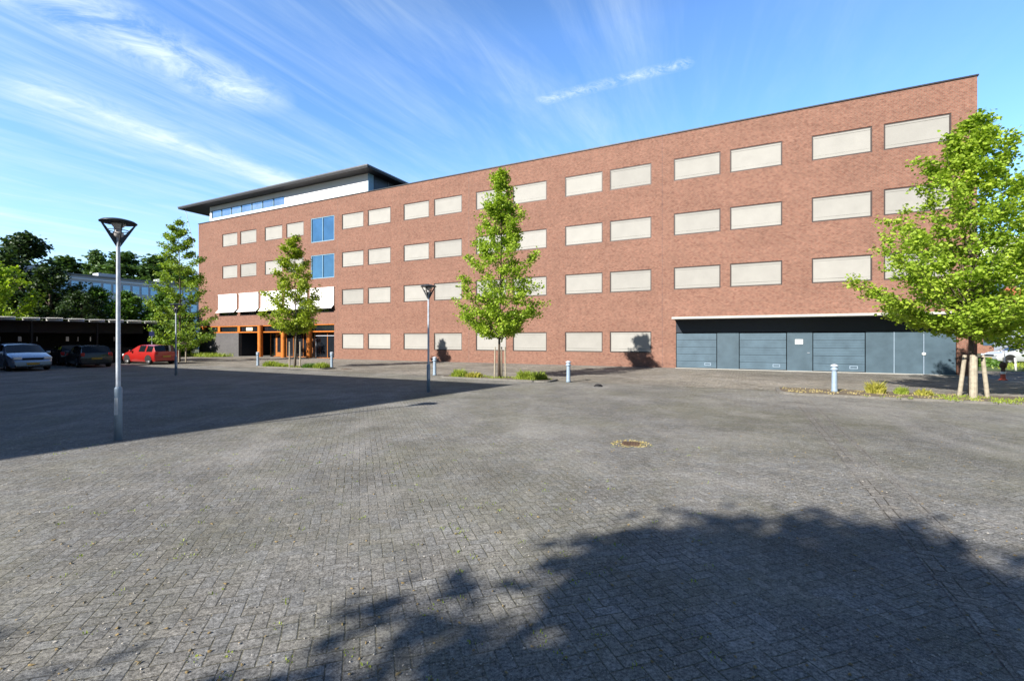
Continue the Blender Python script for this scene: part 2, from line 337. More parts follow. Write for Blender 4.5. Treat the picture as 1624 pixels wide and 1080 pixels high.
# ------------------------------------------------------------------ mesh helpers
class MB:
    def __init__(s): s.v = []; s.f = []
    def quad(s, *p):
        n = len(s.v); s.v += [tuple(q) for q in p]; s.f.append(tuple(range(n, n + len(p)))); return s
    def box(s, x0, x1, y0, y1, z0, z1):
        n = len(s.v)
        s.v += [(x0, y0, z0), (x1, y0, z0), (x1, y1, z0), (x0, y1, z0), (x0, y0, z1), (x1, y0, z1), (x1, y1, z1), (x0, y1, z1)]
        for f in ((0, 3, 2, 1), (4, 5, 6, 7), (0, 1, 5, 4), (1, 2, 6, 5), (2, 3, 7, 6), (3, 0, 4, 7)):
            s.f.append(tuple(n + i for i in f))
        return s
    def lathe(s, prof, seg=24, c=(0, 0), ang0=0.0, ang1=2 * math.pi, sx=1, sy=1):
        full = abs(ang1 - ang0 - 2 * math.pi) < 1e-6
        n = len(s.v); cnt = seg if full else seg + 1
        for r, z in prof:
            for i in range(cnt):
                a = ang0 + (ang1 - ang0) * i / seg
                s.v.append((c[0] + r * math.cos(a) * sx, c[1] + r * math.sin(a) * sy, z))
        for j in range(len(prof) - 1):
            for i in range(seg):
                i2 = (i + 1) % cnt if full else i + 1
                s.f.append((n + j * cnt + i, n + j * cnt + i2, n + (j + 1) * cnt + i2, n + (j + 1) * cnt + i))
        return s
    def tube(s, pts, rad, seg=8, cap=True):
        pts = [Vector(p) for p in pts]
        if not hasattr(rad, '__len__'): rad = [rad] * len(pts)
        n0 = len(s.v); prev = None
        for i, p in enumerate(pts):
            d = (pts[min(i + 1, len(pts) - 1)] - pts[max(i - 1, 0)]).normalized()
            if prev is None:
                a = Vector((0, 0, 1)) if abs(d.z) < 0.9 else Vector((1, 0, 0))
                x = d.cross(a).normalized()
            else:
                x = (prev - d * prev.dot(d)).normalized()
            prev = x; y = d.cross(x)
            for q in range(seg):
                a = 2 * math.pi * q / seg
                s.v.append(tuple(p + (x * math.cos(a) + y * math.sin(a)) * rad[i]))
        for i in range(len(pts) - 1):
            for q in range(seg):
                q2 = (q + 1) % seg
                s.f.append((n0 + i * seg + q, n0 + i * seg + q2, n0 + (i + 1) * seg + q2, n0 + (i + 1) * seg + q))
        if cap:
            s.f.append(tuple(n0 + q for q in range(seg))[::-1])
            s.f.append(tuple(n0 + (len(pts) - 1) * seg + q for q in range(seg)))
        return s
    def build(s, name, material, parent=None, smooth=False, bevel=0.0, loc=None):
        me = bpy.data.meshes.new(name); me.from_pydata(s.v, [], s.f); me.update()
        if not isinstance(material, (list, tuple)): material = [material]
        for mt in material: me.materials.append(mt)
        bm = bmesh.new(); bm.from_mesh(me); bmesh.ops.recalc_face_normals(bm, faces=bm.faces); bm.to_mesh(me); bm.free()
        if smooth: me.polygons.foreach_set('use_smooth', [True] * len(me.polygons))
        o = bpy.data.objects.new(name, me); C.objects.link(o)
        if parent is not None: o.parent = parent
        if loc is not None: o.location = loc
        if bevel:
            bv = o.modifiers.new('bevel', 'BEVEL'); bv.width = bevel; bv.segments = 2; bv.limit_method = 'ANGLE'; bv.angle_limit = R(35)
        return o


def tag(o, label, cat, group=None, kind=None):
    if label: o['label'] = label
    if cat: o['category'] = cat
    if group: o['group'] = group
    if kind: o['kind'] = kind
    return o


def thing(name, label, cat, loc=(0, 0, 0), rz=0.0, group=None):
    o = bpy.data.objects.new(name, None); C.objects.link(o); o.empty_display_size = 0.3
    o.location = loc; o.rotation_euler = (0, 0, rz)
    return tag(o, label, cat, group)


def struct(o): o['kind'] = 'structure'; return o


def dup(root, loc, rz=0.0, label=None, scale=None, name=None):
    r = root.copy(); C.objects.link(r); r.location = loc; r.rotation_euler = (0, 0, rz)
    if scale is not None: r.scale = scale if hasattr(scale, '__len__') else (scale,) * 3
    if label: r['label'] = label
    if name: r.name = name
    for ch in list(root.children):
        c = ch.copy(); C.objects.link(c); c.parent = r
        for g in ch.children:
            d = g.copy(); C.objects.link(d); d.parent = c
    return r


# facade frame: s metres along the facade from its right corner, o metres out from it
P0 = Vector((22.55, 22.37)); U = Vector((-0.89295, 0.45016)); N = Vector((-0.45016, -0.89295))
def fac(s, o=0.0, z=0.0):
    p = P0 + U * s + N * o
    return Vector((p.x, p.y, z))


# ------------------------------------------------------------------ ground
def sheet(name, pts, z, m, kind='structure'):
    b = MB(); b.quad(*[(p[0], p[1], 0) for p in pts]); o = b.build(name, m); o.location = (0, 0, z)
    if kind: o['kind'] = kind
    return o


sheet('ground', [(-900, -500), (900, -500), (900, 1200), (-900, 1200)], -0.03, M['land'])
lot = sheet('parking_lot', [(-48, -25), (60, -25), (60, 25), tuple(fac(-30, 10.6)[:2]), tuple(fac(66, 10.6)[:2]), tuple(fac(66, -20)[:2]), (-48, 44)], 0.0, M['paver'])
# pavement strip before the building
b = MB(); wpts = [fac(-30, 11.6), fac(66, 11.6), fac(66, -14), fac(64.25, -14), fac(64.25, 0), fac(0, 0), fac(0, -30), fac(-30, -30)]
b.quad(*[(p.x, p.y, 0) for p in wpts]); o = b.build('pavement', M['walk']); o.location = (0, 0, 0.008); struct(o)
# two straight courses of pavers running square to the building
def course(name, p, d, width, length, z):
    p = Vector(p); d = Vector(d).normalized(); q = Vector((-d.y, d.x)) * width / 2
    return sheet(name, [p - q, p + q, p + q + d * length, p - q + d * length], z, M['course'])
course('paver_course', (1.85, 0.6), (0.4502, 0.893), 0.21, 14.9, 0.005)
course('paver_course', (2.20, 0.6), (0.4502, 0.893), 0.10, 14.7, 0.005)
# drainage kerb along building foot
b = MB(); b.box(0, 43.3, 0, 0.45, 0.0, 0.02); o = b.build('gravel_strip', M['kerb']); o.location = fac(0, 0.004, 0.004); o.rotation_euler = (0, 0, FACE_ANG); struct(o)

# right-hand street, verge beyond the building
sheet('street', [(27, 20), (80, -8), (90, 8), (36, 36), (36, 90), (26, 90)], 0.004, M['walk'])
sheet('grass_verge', [(25.5, 26.5), (46, 19), (60, 36), (30, 46)], 0.02, M['turf'])

# raised planting islands
def island(name, pts, label=None):
    """pts: outline in world metres; kerb ring with soil inside"""
    c = sum((Vector(p) for p in pts), Vector((0, 0))) / len(pts)
    h = 0.075; b = MB(); n = len(pts)
    inn = [Vector(p) + (c - Vector(p)).normalized() * 0.13 for p in pts]
    for i in range(n):
        a, d = Vector(pts[i]), Vector(pts[(i + 1) % n]); ai, di = inn[i], inn[(i + 1) % n]
        b.quad((a.x, a.y, 0), (d.x, d.y, 0), (d.x, d.y, h), (a.x, a.y, h))
        b.quad((a.x, a.y, h), (d.x, d.y, h), (di.x, di.y, h), (ai.x, ai.y, h))
        b.quad((ai.x, ai.y, h), (di.x, di.y, h), (di.x, di.y, 0.02), (ai.x, ai.y, 0.02))
    struct(b.build(name + '_kerb', M['kerb']))
    s = MB(); s.quad(*[(p.x, p.y, 0) for p in inn]); o = s.build(name + '_soil', M['soil']); o.location = (0, 0, 0.062); struct(o)


def rr(s0, s1, o0, o1, r=0.35):
    pts = []
    for (cs, co, a0) in ((s0 + r, o0 + r, 180), (s1 - r, o0 + r, 270), (s1 - r, o1 - r, 0), (s0 + r, o1 - r, 90)):
        for q in range(5):
            a = R(a0 + q * 22.5); p = fac(cs + r * math.cos(a), co + r * math.sin(a)); pts.append((p.x, p.y))
    return pts


island('bed_right', rr(-9.0, 9.1, 10.7, 12.75, 0.6))
island('bed_middle', rr(17.3, 22.9, 11.1, 12.4))
island('bed_left', rr(32.3, 38.4, 9.7, 10.9))

# ------------------------------------------------------------------ main building
bld = thing('office_building', 'long four-storey red brick office block with pale window blinds and flat roof', 'building', fac(0), FACE_ANG)
L, H = 64.25, 14.55
ROWS = [(0.94, 2.30), (4.87, 6.25), (8.22, 9.59), (11.61, 12.98)]
COLS = [(0.95, 3.61), (4.09, 6.77), (8.17, 10.84), (11.35, 14.0), (15.35, 18.02), (18.51, 21.15), (22.52, 25.19), (25.72, 28.33),
        (29.59, 32.23), (32.72, 35.32), (36.71, 39.26), (39.76, 42.35)]
LCOLS = [(47.33, 49.77), (50.36, 52.97), (54.28, 56.89), (57.38, 59.94)]
wins = []
for i, (a, c) in enumerate(COLS):
    for r_, (z0, z1) in enumerate(ROWS):
        if r_ == 0 and i < 4: continue
        wins.append((a, c, z0, z1))
for (a, c) in LCOLS:
    for r_ in (2, 3): wins.append((a, c) + ROWS[r_])
AW = [(43.33, 46.37), (46.85, 49.9), (50.4, 53.45), (53.94, 56.94), (57.43, 60.5)]
AZ = (4.24, 6.46)
BLUE = [(43.31, 46.33, 7.42, 9.60), (43.31, 46.33, 10.80, 13.06)]
GAR = (0.74, 13.87, 0.0, 3.12); ENT = (43.31, L, 0.0, 3.2)
openings = [(*q, 0.16) for q in wins] + [(a, c, AZ[0], AZ[1], 0.16) for a, c in AW] + [(*q, 0.12) for q in BLUE] + [(*GAR, 0.10), (*ENT, 0.5)]


def wall_grid(openings, x0, x1, z0, z1):
    xs = sorted({round(v, 3) for o in openings for v in o[:2]} | {x0, x1}); zs = sorted({round(v, 3) for o in openings for v in o[2:4]} | {z0, z1})
    b = MB()
    for i in range(len(xs) - 1):
        for j in range(len(zs) - 1):
            cx, cz = (xs[i] + xs[i + 1]) / 2, (zs[j] + zs[j + 1]) / 2
            if any(o[0] < cx < o[1] and o[2] < cz < o[3] for o in openings): continue
            b.quad((xs[i], 0, zs[j]), (xs[i], 0, zs[j + 1]), (xs[i + 1], 0, zs[j + 1]), (xs[i + 1], 0, zs[j]))
    for (a, c, e, f, d) in openings:
        b.quad((a, 0, e), (a, 0, f), (a, -d, f), (a, -d, e)); b.quad((a, 0, f), (c, 0, f), (c, -d, f), (a, -d, f))
        if c < x1 - 0.01: b.quad((c, 0, f), (c, 0, e), (c, -d, e), (c, -d, f))
        if e > 0.01: b.quad((c, 0, e), (a, 0, e), (a, -d, e), (c, -d, e))
    return b


D = 16.0
wb = wall_grid(openings, 0.0, L, 0.0, H)
wb.quad((0, 0, 0), (0, -D, 0), (0, -D, H), (0, 0, H)); wb.quad((0, -D, 0), (L, -D, 0), (L, -D, H), (0, -D, H))
wb.quad((L, -0.5, 0), (L, -D, 0), (L, -D, H), (L, -0.5, H)); wb.quad((L, 0, 3.2), (L, -0.5, 3.2), (L, -0.5, H), (L, 0, H))
# parapet inner face
wb.quad((0.3, -0.3, 14.2), (L - 0.3, -0.3, 14.2), (L - 0.3, -0.3, H), (0.3, -0.3, H))
me = bpy.data.meshes.new('wall'); me.from_pydata(wb.v, [], wb.f); me.materials.append(M['brick'])
wall = bpy.data.objects.new('wall', me); C.objects.link(wall); wall.parent = bld
b = MB(); b.box(-0.05, L + 0.05, -0.34, 0.05, H, H + 0.07); b.box(-0.05, 0.34, -D, -0.34, H, H + 0.07); b.box(L - 0.34, L + 0.05, -D, -0.34, H, H + 0.07)
b.build('coping', M['coping'], bld)
b = MB(); b.box(0.02, L - 0.02, -D + 0.02, -0.31, 13.9, 14.2); b.build('roof', M['roof_dark'], bld)
# thin masonry movement joints
for s in (14.68, 28.95, 42.85):
    b = MB(); b.box(s, s + 0.016, 0.0, 0.003, 3.3 if s > 42 else 0.05, H); b.build('movement_joint', M['grey_brick'], bld)

rng = random.Random(5)
for (a, c, z0, z1) in wins:
    y0 = -0.11
    f = MB(); t_ = 0.065
    f.box(a + .002, c - .002, y0, -0.03, z1 - t_, z1 - .002); f.box(a + .002, c - .002, y0, -0.01, z0 + .002, z0 + t_)
    f.box(a + .002, a + t_, y0, -0.03, z0 + t_, z1 - t_); f.box(c - t_, c - .002, y0, -0.03, z0 + t_, z1 - t_)
    w_ = f.build('window', M['frame'], bld)
    g = MB(); g.box(a + t_, c - t_, -0.15, -0.135, z0 + t_, z1 - t_); g.build('pane', M['dark_glass'], w_)
    # sun screen: cloth drawn down, head box and bottom bar
    s = MB(); drop = z0 + t_ + rng.choice((0.004, 0.004, 0.01, 0.015))
    n = 12; rows = 5; a1, c1 = a + t_ + .004, c - t_ - .004; base = len(s.v)
    bow = rng.uniform(0.004, 0.012)
    for jz in range(rows + 1):
        for i in range(n + 1):
            tx = i / n; zz = drop + 0.17 + (z1 - t_ - 0.10 - drop - 0.17) * jz / rows
            s.v.append((a1 + (c1 - a1) * tx, -0.062 - bow * math.sin(math.pi * tx) * math.sin(math.pi * jz / rows), zz))
    for jz in range(rows):
        for i in range(n): q = base + jz * (n + 1) + i; s.f.append((q, q + n + 1, q + n + 2, q + 1))
    s.box(a1, c1, -0.09, -0.045, z1 - t_ - 0.10, z1 - t_)
    sag = rng.uniform(0.0, 0.012)
    s.quad((a1, -0.06, drop), (a1, -0.06, drop + 0.165), ((a1 + c1) / 2, -0.052, drop + 0.165 - sag), ((a1 + c1) / 2, -0.052, drop))
    s.quad(((a1 + c1) / 2, -0.052, drop), ((a1 + c1) / 2, -0.052, drop + 0.165 - sag), (c1, -0.06, drop + 0.165), (c1, -0.06, drop))
    bl = s.build('blind', M['blind'], w_)
# windows with the awnings folded out
for (a, c) in AW:
    z0, z1 = AZ
    f = MB(); f.box(a, c, -0.12, -0.05, z0, z0 + .06); f.box(a, c, -0.12, -0.05, z1 - .06, z1); f.box(a, a + .06, -0.12, -0.05, z0, z1)
    f.box(c - .06, c, -0.12, -0.05, z0, z1); f.box((a + c) / 2 - .03, (a + c) / 2 + .03, -0.12, -0.05, z0, z1)
    w_ = f.build('window', M['frame'], bld)
    g = MB(); g.box(a + .06, c - .06, -0.15, -0.125, z0 + .06, z1 - .06); g.build('pane', M['dark_glass'], w_)
    aw = MB(); mid = (a + c) / 2
    for (p, q) in ((a - .04, mid - .03), (mid + .03, c + .04)):
        for (ya, za, yb, zb) in ((0.06, z1 + 0.02, 0.07, 4.95), (0.07, 4.95, 0.34, 4.66)):
            aw.quad((p, ya, za), (p, yb, zb), (q, yb, zb), (q, ya, za)); aw.quad((p, ya - .015, za), (q, ya - .015, za), (q, yb - .015, zb), (p, yb - .015, zb))
    
    aw.box(a - .05, c + .05, 0.0, 0.10, z1 - 0.02, z1 + 0.09); aw.box(a - .05, c + .05, 0.32, 0.36, 4.61, 4.67)
    aw.build('awning', M['awning'], w_)
    ar = MB()
    for x in (a - .03, c + .03): ar.tube([(x, 0.0, 4.95), (x, 0.33, 4.64)], 0.015, 6)
    ar.build('awning_arm', M['steel'], w_)
for (a, c, z0, z1) in BLUE:
    f = MB(); t_ = .07; mid = (a + c) / 2
    f.box(a, c, -0.11, -0.02, z0, z0 + t_); f.box(a, c, -0.11, -0.02, z1 - t_, z1); f.box(a, a + t_, -0.11, -0.02, z0 + t_, z1 - t_)
    f.box(c - t_, c, -0.11, -0.02, z0 + t_, z1 - t_); f.box(mid - .035, mid + .035, -0.11, -0.02, z0 + t_, z1 - t_)
    w_ = f.build('window', M['blue_frame'], bld); w_['label'] = 'blue-framed two-pane stairwell window'
    for (p, q) in ((a + t_, mid - .035), (mid + .035, c - t_)):
        g = MB(); g.box(p, q, -0.09, -0.075, z0 + t_, z1 - t_); g.build('pane', M['blue_glass'], w_)

# penthouse
b = MB()
W0, W1, WZ0, WZ1 = 39.28, 62.3, 14.2, 16.22
ws0, ws1, wz0, wz1 = 50.15, 62.0, 14.92, 15.76
xs, zs = [W0, ws0, ws1, W1], [WZ0, wz0, wz1, WZ1]
for i in range(3):
    for j in range(3):
        if i == 1 and j == 1: continue
        b.quad((xs[i], -0.08, zs[j]), (xs[i], -0.08, zs[j + 1]), (xs[i + 1], -0.08, zs[j + 1]), (xs[i + 1], -0.08, zs[j]))
b.quad((W1, -0.08, WZ0), (W1, -13, WZ0), (W1, -13, WZ1), (W1, -0.08, WZ1)); b.quad((W0, -13, WZ0), (W1, -13, WZ0), (W1, -13, WZ1), (W0, -13, WZ1))
for zz in (wz0, wz1): b.quad((ws0, -0.08, zz), (ws1, -0.08, zz), (ws1, -0.2, zz), (ws0, -0.2, zz))
b.box(L - 2.0, L - 0.02, -0.30, -0.09, 14.63, 14.64)
ph = b.build('penthouse_wall', M['white_panel'], bld)
b = MB(); b.box(W0 - .02, W0 + .04, -0.7, -0.06, WZ0, WZ1); b.build('corner_panel', M['blue_frame'], bld)
b = MB(); b.box(W0 - .02, W0 + .03, -13, -0.72, WZ0, WZ1)
sg = b.build('side_glazing', M['dark_panel'], bld)
b = MB()
for y in (-2.6, -4.6, -6.6, -8.6, -10.6): b.box(W0 - .06, W0 - .02, y, y + .06, WZ0, WZ1)
b.build('mullion', M['roof_edge'], sg)
np_ = 7; wd = (ws1 - ws0) / np_
f = MB()
for i in range(np_ + 1):
    x = ws0 + wd * i; f.box(x - .04, x + .04, -0.19, -0.10, wz0, wz1)
f.box(ws0, ws1, -0.19, -0.10, wz0, wz0 + .05); f.box(ws0, ws1, -0.19, -0.10, wz1 - .05, wz1)
w_ = f.build('window', M['blue_frame'], bld); w_['label'] = 'strip window of seven panes under the roof'
for i in range(np_):
    g = MB(); x = ws0 + wd * i; g.box(x + .04, x + wd - .04, -0.17, -0.15, wz0 + .05, wz1 - .05)
    g.build('pane', M['pale_glass'] if i in (2, 4) else M['strip_glass'], w_)
b = MB(); e0, e1 = 38.35, 66.3
b.box(e0, e1, -14.0, 1.0, 16.23, 16.30)
n = len(b.v)
b.v += [(e0 - .02, 1.03, 16.30), (e1 + .02, 1.03, 16.30), (e1 + .02, -14.03, 16.30), (e0 - .02, -14.03, 16.30),
        (e0 - .02, 1.03, 16.46), (e1 + .02, 1.03, 16.46), (e1 + .02, -14.03, 16.46), (e0 - .02, -14.03, 16.46)]
for q in ((0, 3, 2, 1), (4, 5, 6, 7), (0, 1, 5, 4), (1, 2, 6, 5), (2, 3, 7, 6), (3, 0, 4, 7)): b.f.append(tuple(n + i for i in q))
ev = b.build('eaves', M['roof_dark'], bld)
b = MB(); b.box(e0 - .05, e1 + .05, 1.035, 1.06, 16.38, 16.49); b.box(e0 - .05, e0 - .025, -14, 1.035, 16.38, 16.49); b.build('gutter_edge', M['roof_edge'], ev)
b = MB(); b.tube([(e1 - 0.6, 0.6, 16.23), (L + 0.45, 0.1, 11.5), (L + 0.08, 0.02, 8.3)], 0.028, 6); b.build('strut', M['steel'], bld)
b = MB(); b.box(L + 0.02, L + 0.75, -1.0, -0.2, 3.1, 4.9)
bw_ = b.build('side_bay', M['white_panel'], bld)
b = MB(); [b.box(L + 0.10, L + 0.68, -0.199, -0.19, 3.5 + i * .33, 3.66 + i * .33) for i in range(4)]; b.build('louvre', M['roof_edge'], bw_)
b = MB(); b.tube([(34.5, -3.0, 14.2), (34.5, -3.0, 16.0)], 0.02, 6); b.build('antenna', M['steel'], bld)

# garage front under the canopy
b = MB(); b.box(0.5, 13.95, 0.0, 1.32, 3.0, 3.12); b.build('canopy', M['concrete'], bld)
b = MB(); b.box(GAR[0] + .01, GAR[1] - .01, -0.09, -0.03, 2.22, 2.995); b.build('fascia_panel', M['dark_panel'], bld)
b = MB(); b.box(GAR[0], GAR[1], -0.1, 0.25, 0.0, 0.045); b.build('threshold', M['concrete'], bld)
def sectional(a, c, wicket=False):
    b = MB(); n = 5; h = 2.17
    for i in range(n):
        z0 = 0.045 + (h - 0.045) * i / n; z1 = 0.045 + (h - 0.045) * (i + 1) / n
        b.box(a + .03, c - .03, -0.09, -0.06, z0 + .008, z1 - .008)
        for q in range(1, 3):
            zz = z0 + (z1 - z0) * q / 3; b.box(a + .03, c - .03, -0.06, -0.053, zz - .012, zz + .012)
    d = b.build('garage_door', M['door_blue'], bld)
    v = MB(); x0 = a + 0.33; z0 = 0.22
    for (p, q, e, g_) in ((0, .36, 0, .03), (0, .36, .13, .16), (0, .03, .03, .13), (.33, .36, .03, .13)): v.box(x0 + p, x0 + q, -0.06, -0.035, z0 + e, z0 + g_)
    v.build('handle_plate', M['steel_bl'], d)
    s = MB(); s.box(a + .03, c - .03, -0.062, -0.04, 0.045, 0.075); s.build('door_seal', M['rubber'], d)
def flat_panel(a, c, name='door_panel', proud=-0.045, m='panel_blue', h=2.20):
    b = MB(); b.box(a + .012, c - .012, -0.09, proud, 0.045, h); return b.build(name, M[m], bld)
sectional(11.55, 13.87); flat_panel(10.36, 11.55); sectional(7.95, 10.36)
pd = flat_panel(6.72, 7.95, 'service_door')
b = MB(); b.box(7.18, 7.55, -0.044, -0.03, 1.53, 1.79); b.build('notice', M['sign_white'], pd)
b = MB(); b.box(7.24, 7.50, -0.0295, -0.028, 1.68, 1.695); b.box(7.24, 7.44, -0.0295, -0.028, 1.63, 1.64); b.build('notice_text', M['steel'], pd)
b = MB(); b.tube([(6.86, -0.02, 1.05), (6.98, -0.02, 1.05)], 0.012, 6); b.build('handle', M['steel'], pd)
sectional(4.37, 6.72); flat_panel(3.19, 4.37); flat_panel(2.01, 3.17, 'double_door_leaf', -0.04); flat_panel(0.76, 1.98, 'double_door_leaf', -0.04)
b = MB(); b.box(3.165, 3.195, -0.06, -0.02, 0.05, 2.2); b.box(1.98, 2.01, -0.06, -0.02, 0.05, 2.2)
b.build('door_strip', M['steel_bl'], bld)
b = MB(); b.tube([(2.0, 0.02, 1.0), (2.0, 0.02, 1.14)], 0.02, 8); b.box(1.93, 2.07, -0.02, 0.02, 1.02, 1.12); b.build('door_lock', M['pole_white'], bld)

# entrance
b = MB(); b.box(57.2, L - .02, -0.35, -0.02, 0.0, 2.46); b.build('plinth_wall', M['grey_brick'], bld)
b = MB(); b.box(43.33, L - .02, -0.30, -0.01, 2.47, 2.57); b.box(43.33, L - .02, -0.10, -0.01, 3.12, 3.19); b.build('rail', M['orange'], bld)
b = MB(); b.box(43.33, L - .04, -0.16, -0.14, 2.57, 3.12); b.build('clerestory_glass', M['dark_glass'], bld)
for s in (46.45, 50.0, 53.5):
    b = MB(); b.lathe([(0.24, 0.0), (0.24, 3.19)], 20, c=(s, 0.12)); b.build('column', M['orange'], bld, smooth=True)
for s in (57.1, 60.5, 63.3):
    b = MB(); b.box(s - .18, s + .18, -0.08, 0.03, 2.575, 3.115); b.build('pilaster', M['orange'], bld)
b = MB(); b.box(43.32, 57.2, -5.0, -4.9, 0, 3.2); b.box(43.32, L, -4.9, -0.5, 3.205, 3.3); b.box(57.2, 57.3, -4.9, -0.36, 0, 3.2); b.build('lobby_wall', M['dark_panel'], bld)
b = MB(); b.box(43.3, 57.2, -4.9, 0.6, 0.0, 0.035); b.build('entrance_floor', M['kerb'], bld)
def glazed(a, c, y, mull, m='orange_dk', transom=None):
    f = MB()
    for x in [a, c - .07] + mull: f.box(x, x + .07, y, y + .09, 0.04, 2.465)
    for zz in [0.04, 2.39] + ([transom] if transom else []): f.box(a, c, y + .01, y + .08, zz, zz + .06)
    w_ = f.build('glazed_front', M[m], bld)
    g = MB(); g.box(a, c, y + .035, y + .05, 0.05, 2.45); g.build('pane', M['dark_glass'], w_); return w_
glazed(43.33, 46.3, -0.45, [44.55], 'orange_dk', 2.1)
b = MB(); b.box(43.4, 46.2, -0.33, -0.30, 2.10, 2.15); b.build('glass_rail', M['steel'], bld)
b = MB(); b.box(46.02, 46.09, -0.33, -0.3, 0.1, 1.9); b.build('door_pull', M['steel'], bld)
glazed(46.3, 49.9, -1.1, [47.3, 48.6]); glazed(49.9, 53.4, -1.0, [50.9, 51.35, 52.5])
b = MB(); b.box(51.42, 52.5, -0.98, -0.9, 0.05, 2.38); dr = b.build('entrance_door', M['orange_dk'], bld)
b = MB(); b.box(51.62, 52.3, -0.899, -0.89, 0.5, 2.15); b.build('pane', M['dark_glass'], dr)
b = MB(); b.box(55.0, 56.0, -0.12, -0.06, 2.68, 3.0); b.build('house_sign', M['sign_cream'], bld)

# ------------------------------------------------------------------ office block left of the camera that shades the lot
C0 = Vector((-14.49, 4.06))
blk = thing('brick_office', 'dark brick office block left of the parking lot, casting its shade across the pavers', 'building', (C0.x, C0.y, 0), 0)
A_ = C0 + Vector((-0.893, 0.45)) * 70 - C0; B_ = Vector((-0.558, -0.83)) * 32; HB = 12.0
poly = [Vector((0, 0)), A_, A_ + B_, B_]
b = MB()
for i in range(4):
    p, q = poly[i], poly[(i + 1) % 4]; b.quad((p.x, p.y, 0), (q.x, q.y, 0), (q.x, q.y, HB), (p.x, p.y, HB))
b.build('wall', M['brick'], blk)
b = MB(); b.quad(*[(p.x, p.y, HB - .002) for p in poly]); b.build('roof', M['roof_dark'], blk)
def strip_windows(p, q, parent, zlist, wlen, gap, hh, out, m):
    d = (q - p); Ln = d.length; d = d.normalized(); nn = Vector((d.y, -d.x)) * out; x = gap
    while x + wlen < Ln - 0.3:
        for z in zlist:
            a, c = p + d * x + nn, p + d * (x + wlen) + nn; a2, c2 = a - nn * 0.9, c - nn * 0.9
            g = MB(); g.quad((a.x, a.y, z), (c.x, c.y, z), (c.x, c.y, z + hh), (a.x, a.y, z + hh))
            g.quad((a.x, a.y, z + hh), (c.x, c.y, z + hh), (c2.x, c2.y, z + hh), (a2.x, a2.y, z + hh)); g.build('window', m, parent)
        x += wlen + gap
strip_windows(poly[0], poly[1], blk, (1.0, 4.6, 8.2), 2.6, 2.4, 1.4, -0.02, M['blue_glass'])
strip_windows(poly[3], poly[0], blk, (1.0, 4.6, 8.2), 2.6, 1.6, 1.4, -0.02, M['blue_glass'])


# ------------------------------------------------------------------ trees
def leaves_mesh(name, pts, nrm, size, m, rngn, tone):
    """one folded five-point leaf per point"""
    n = len(pts)
    up = rngn.normal(size=(n, 3)); t = np.cross(nrm, up); t /= np.linalg.norm(t, axis=1)[:, None] + 1e-9
    bt = np.cross(nrm, t)
    s = size * rngn.uniform(0.65, 1.25, n)[:, None]
    shape = [(0, -0.5, 0), (0.5, -0.12, 0.10), (0.33, 0.42, 0.05), (0, 0.62, -0.03), (-0.33, 0.42, 0.05), (-0.5, -0.12, 0.10)]
    V = np.empty((n, 6, 3))
    for q, (a, b_, c) in enumerate(shape): V[:, q] = pts + t * (a * s) + bt * (b_ * s) + nrm * (c * s)
    me = bpy.data.meshes.new(name)
    me.vertices.add(n * 6); me.vertices.foreach_set('co', V.reshape(-1))
    idx = np.arange(n)[:, None] * 6 + np.array([0, 1, 2, 3, 0, 3, 4, 5])[None]
    me.loops.add(n * 8); me.loops.foreach_set('vertex_index', idx.reshape(-1).astype(np.int32))
    me.polygons.add(n * 2); me.polygons.foreach_set('loop_start', np.arange(0, n * 8, 4, dtype=np.int32))
    me.update(calc_edges=True)
    at = me.attributes.new('leaf_tone', 'FLOAT', 'FACE'); at.data.foreach_set('value', np.repeat(np.clip(tone, 0, 1), 2).astype(np.float32))
    me.materials.append(m)
    return me


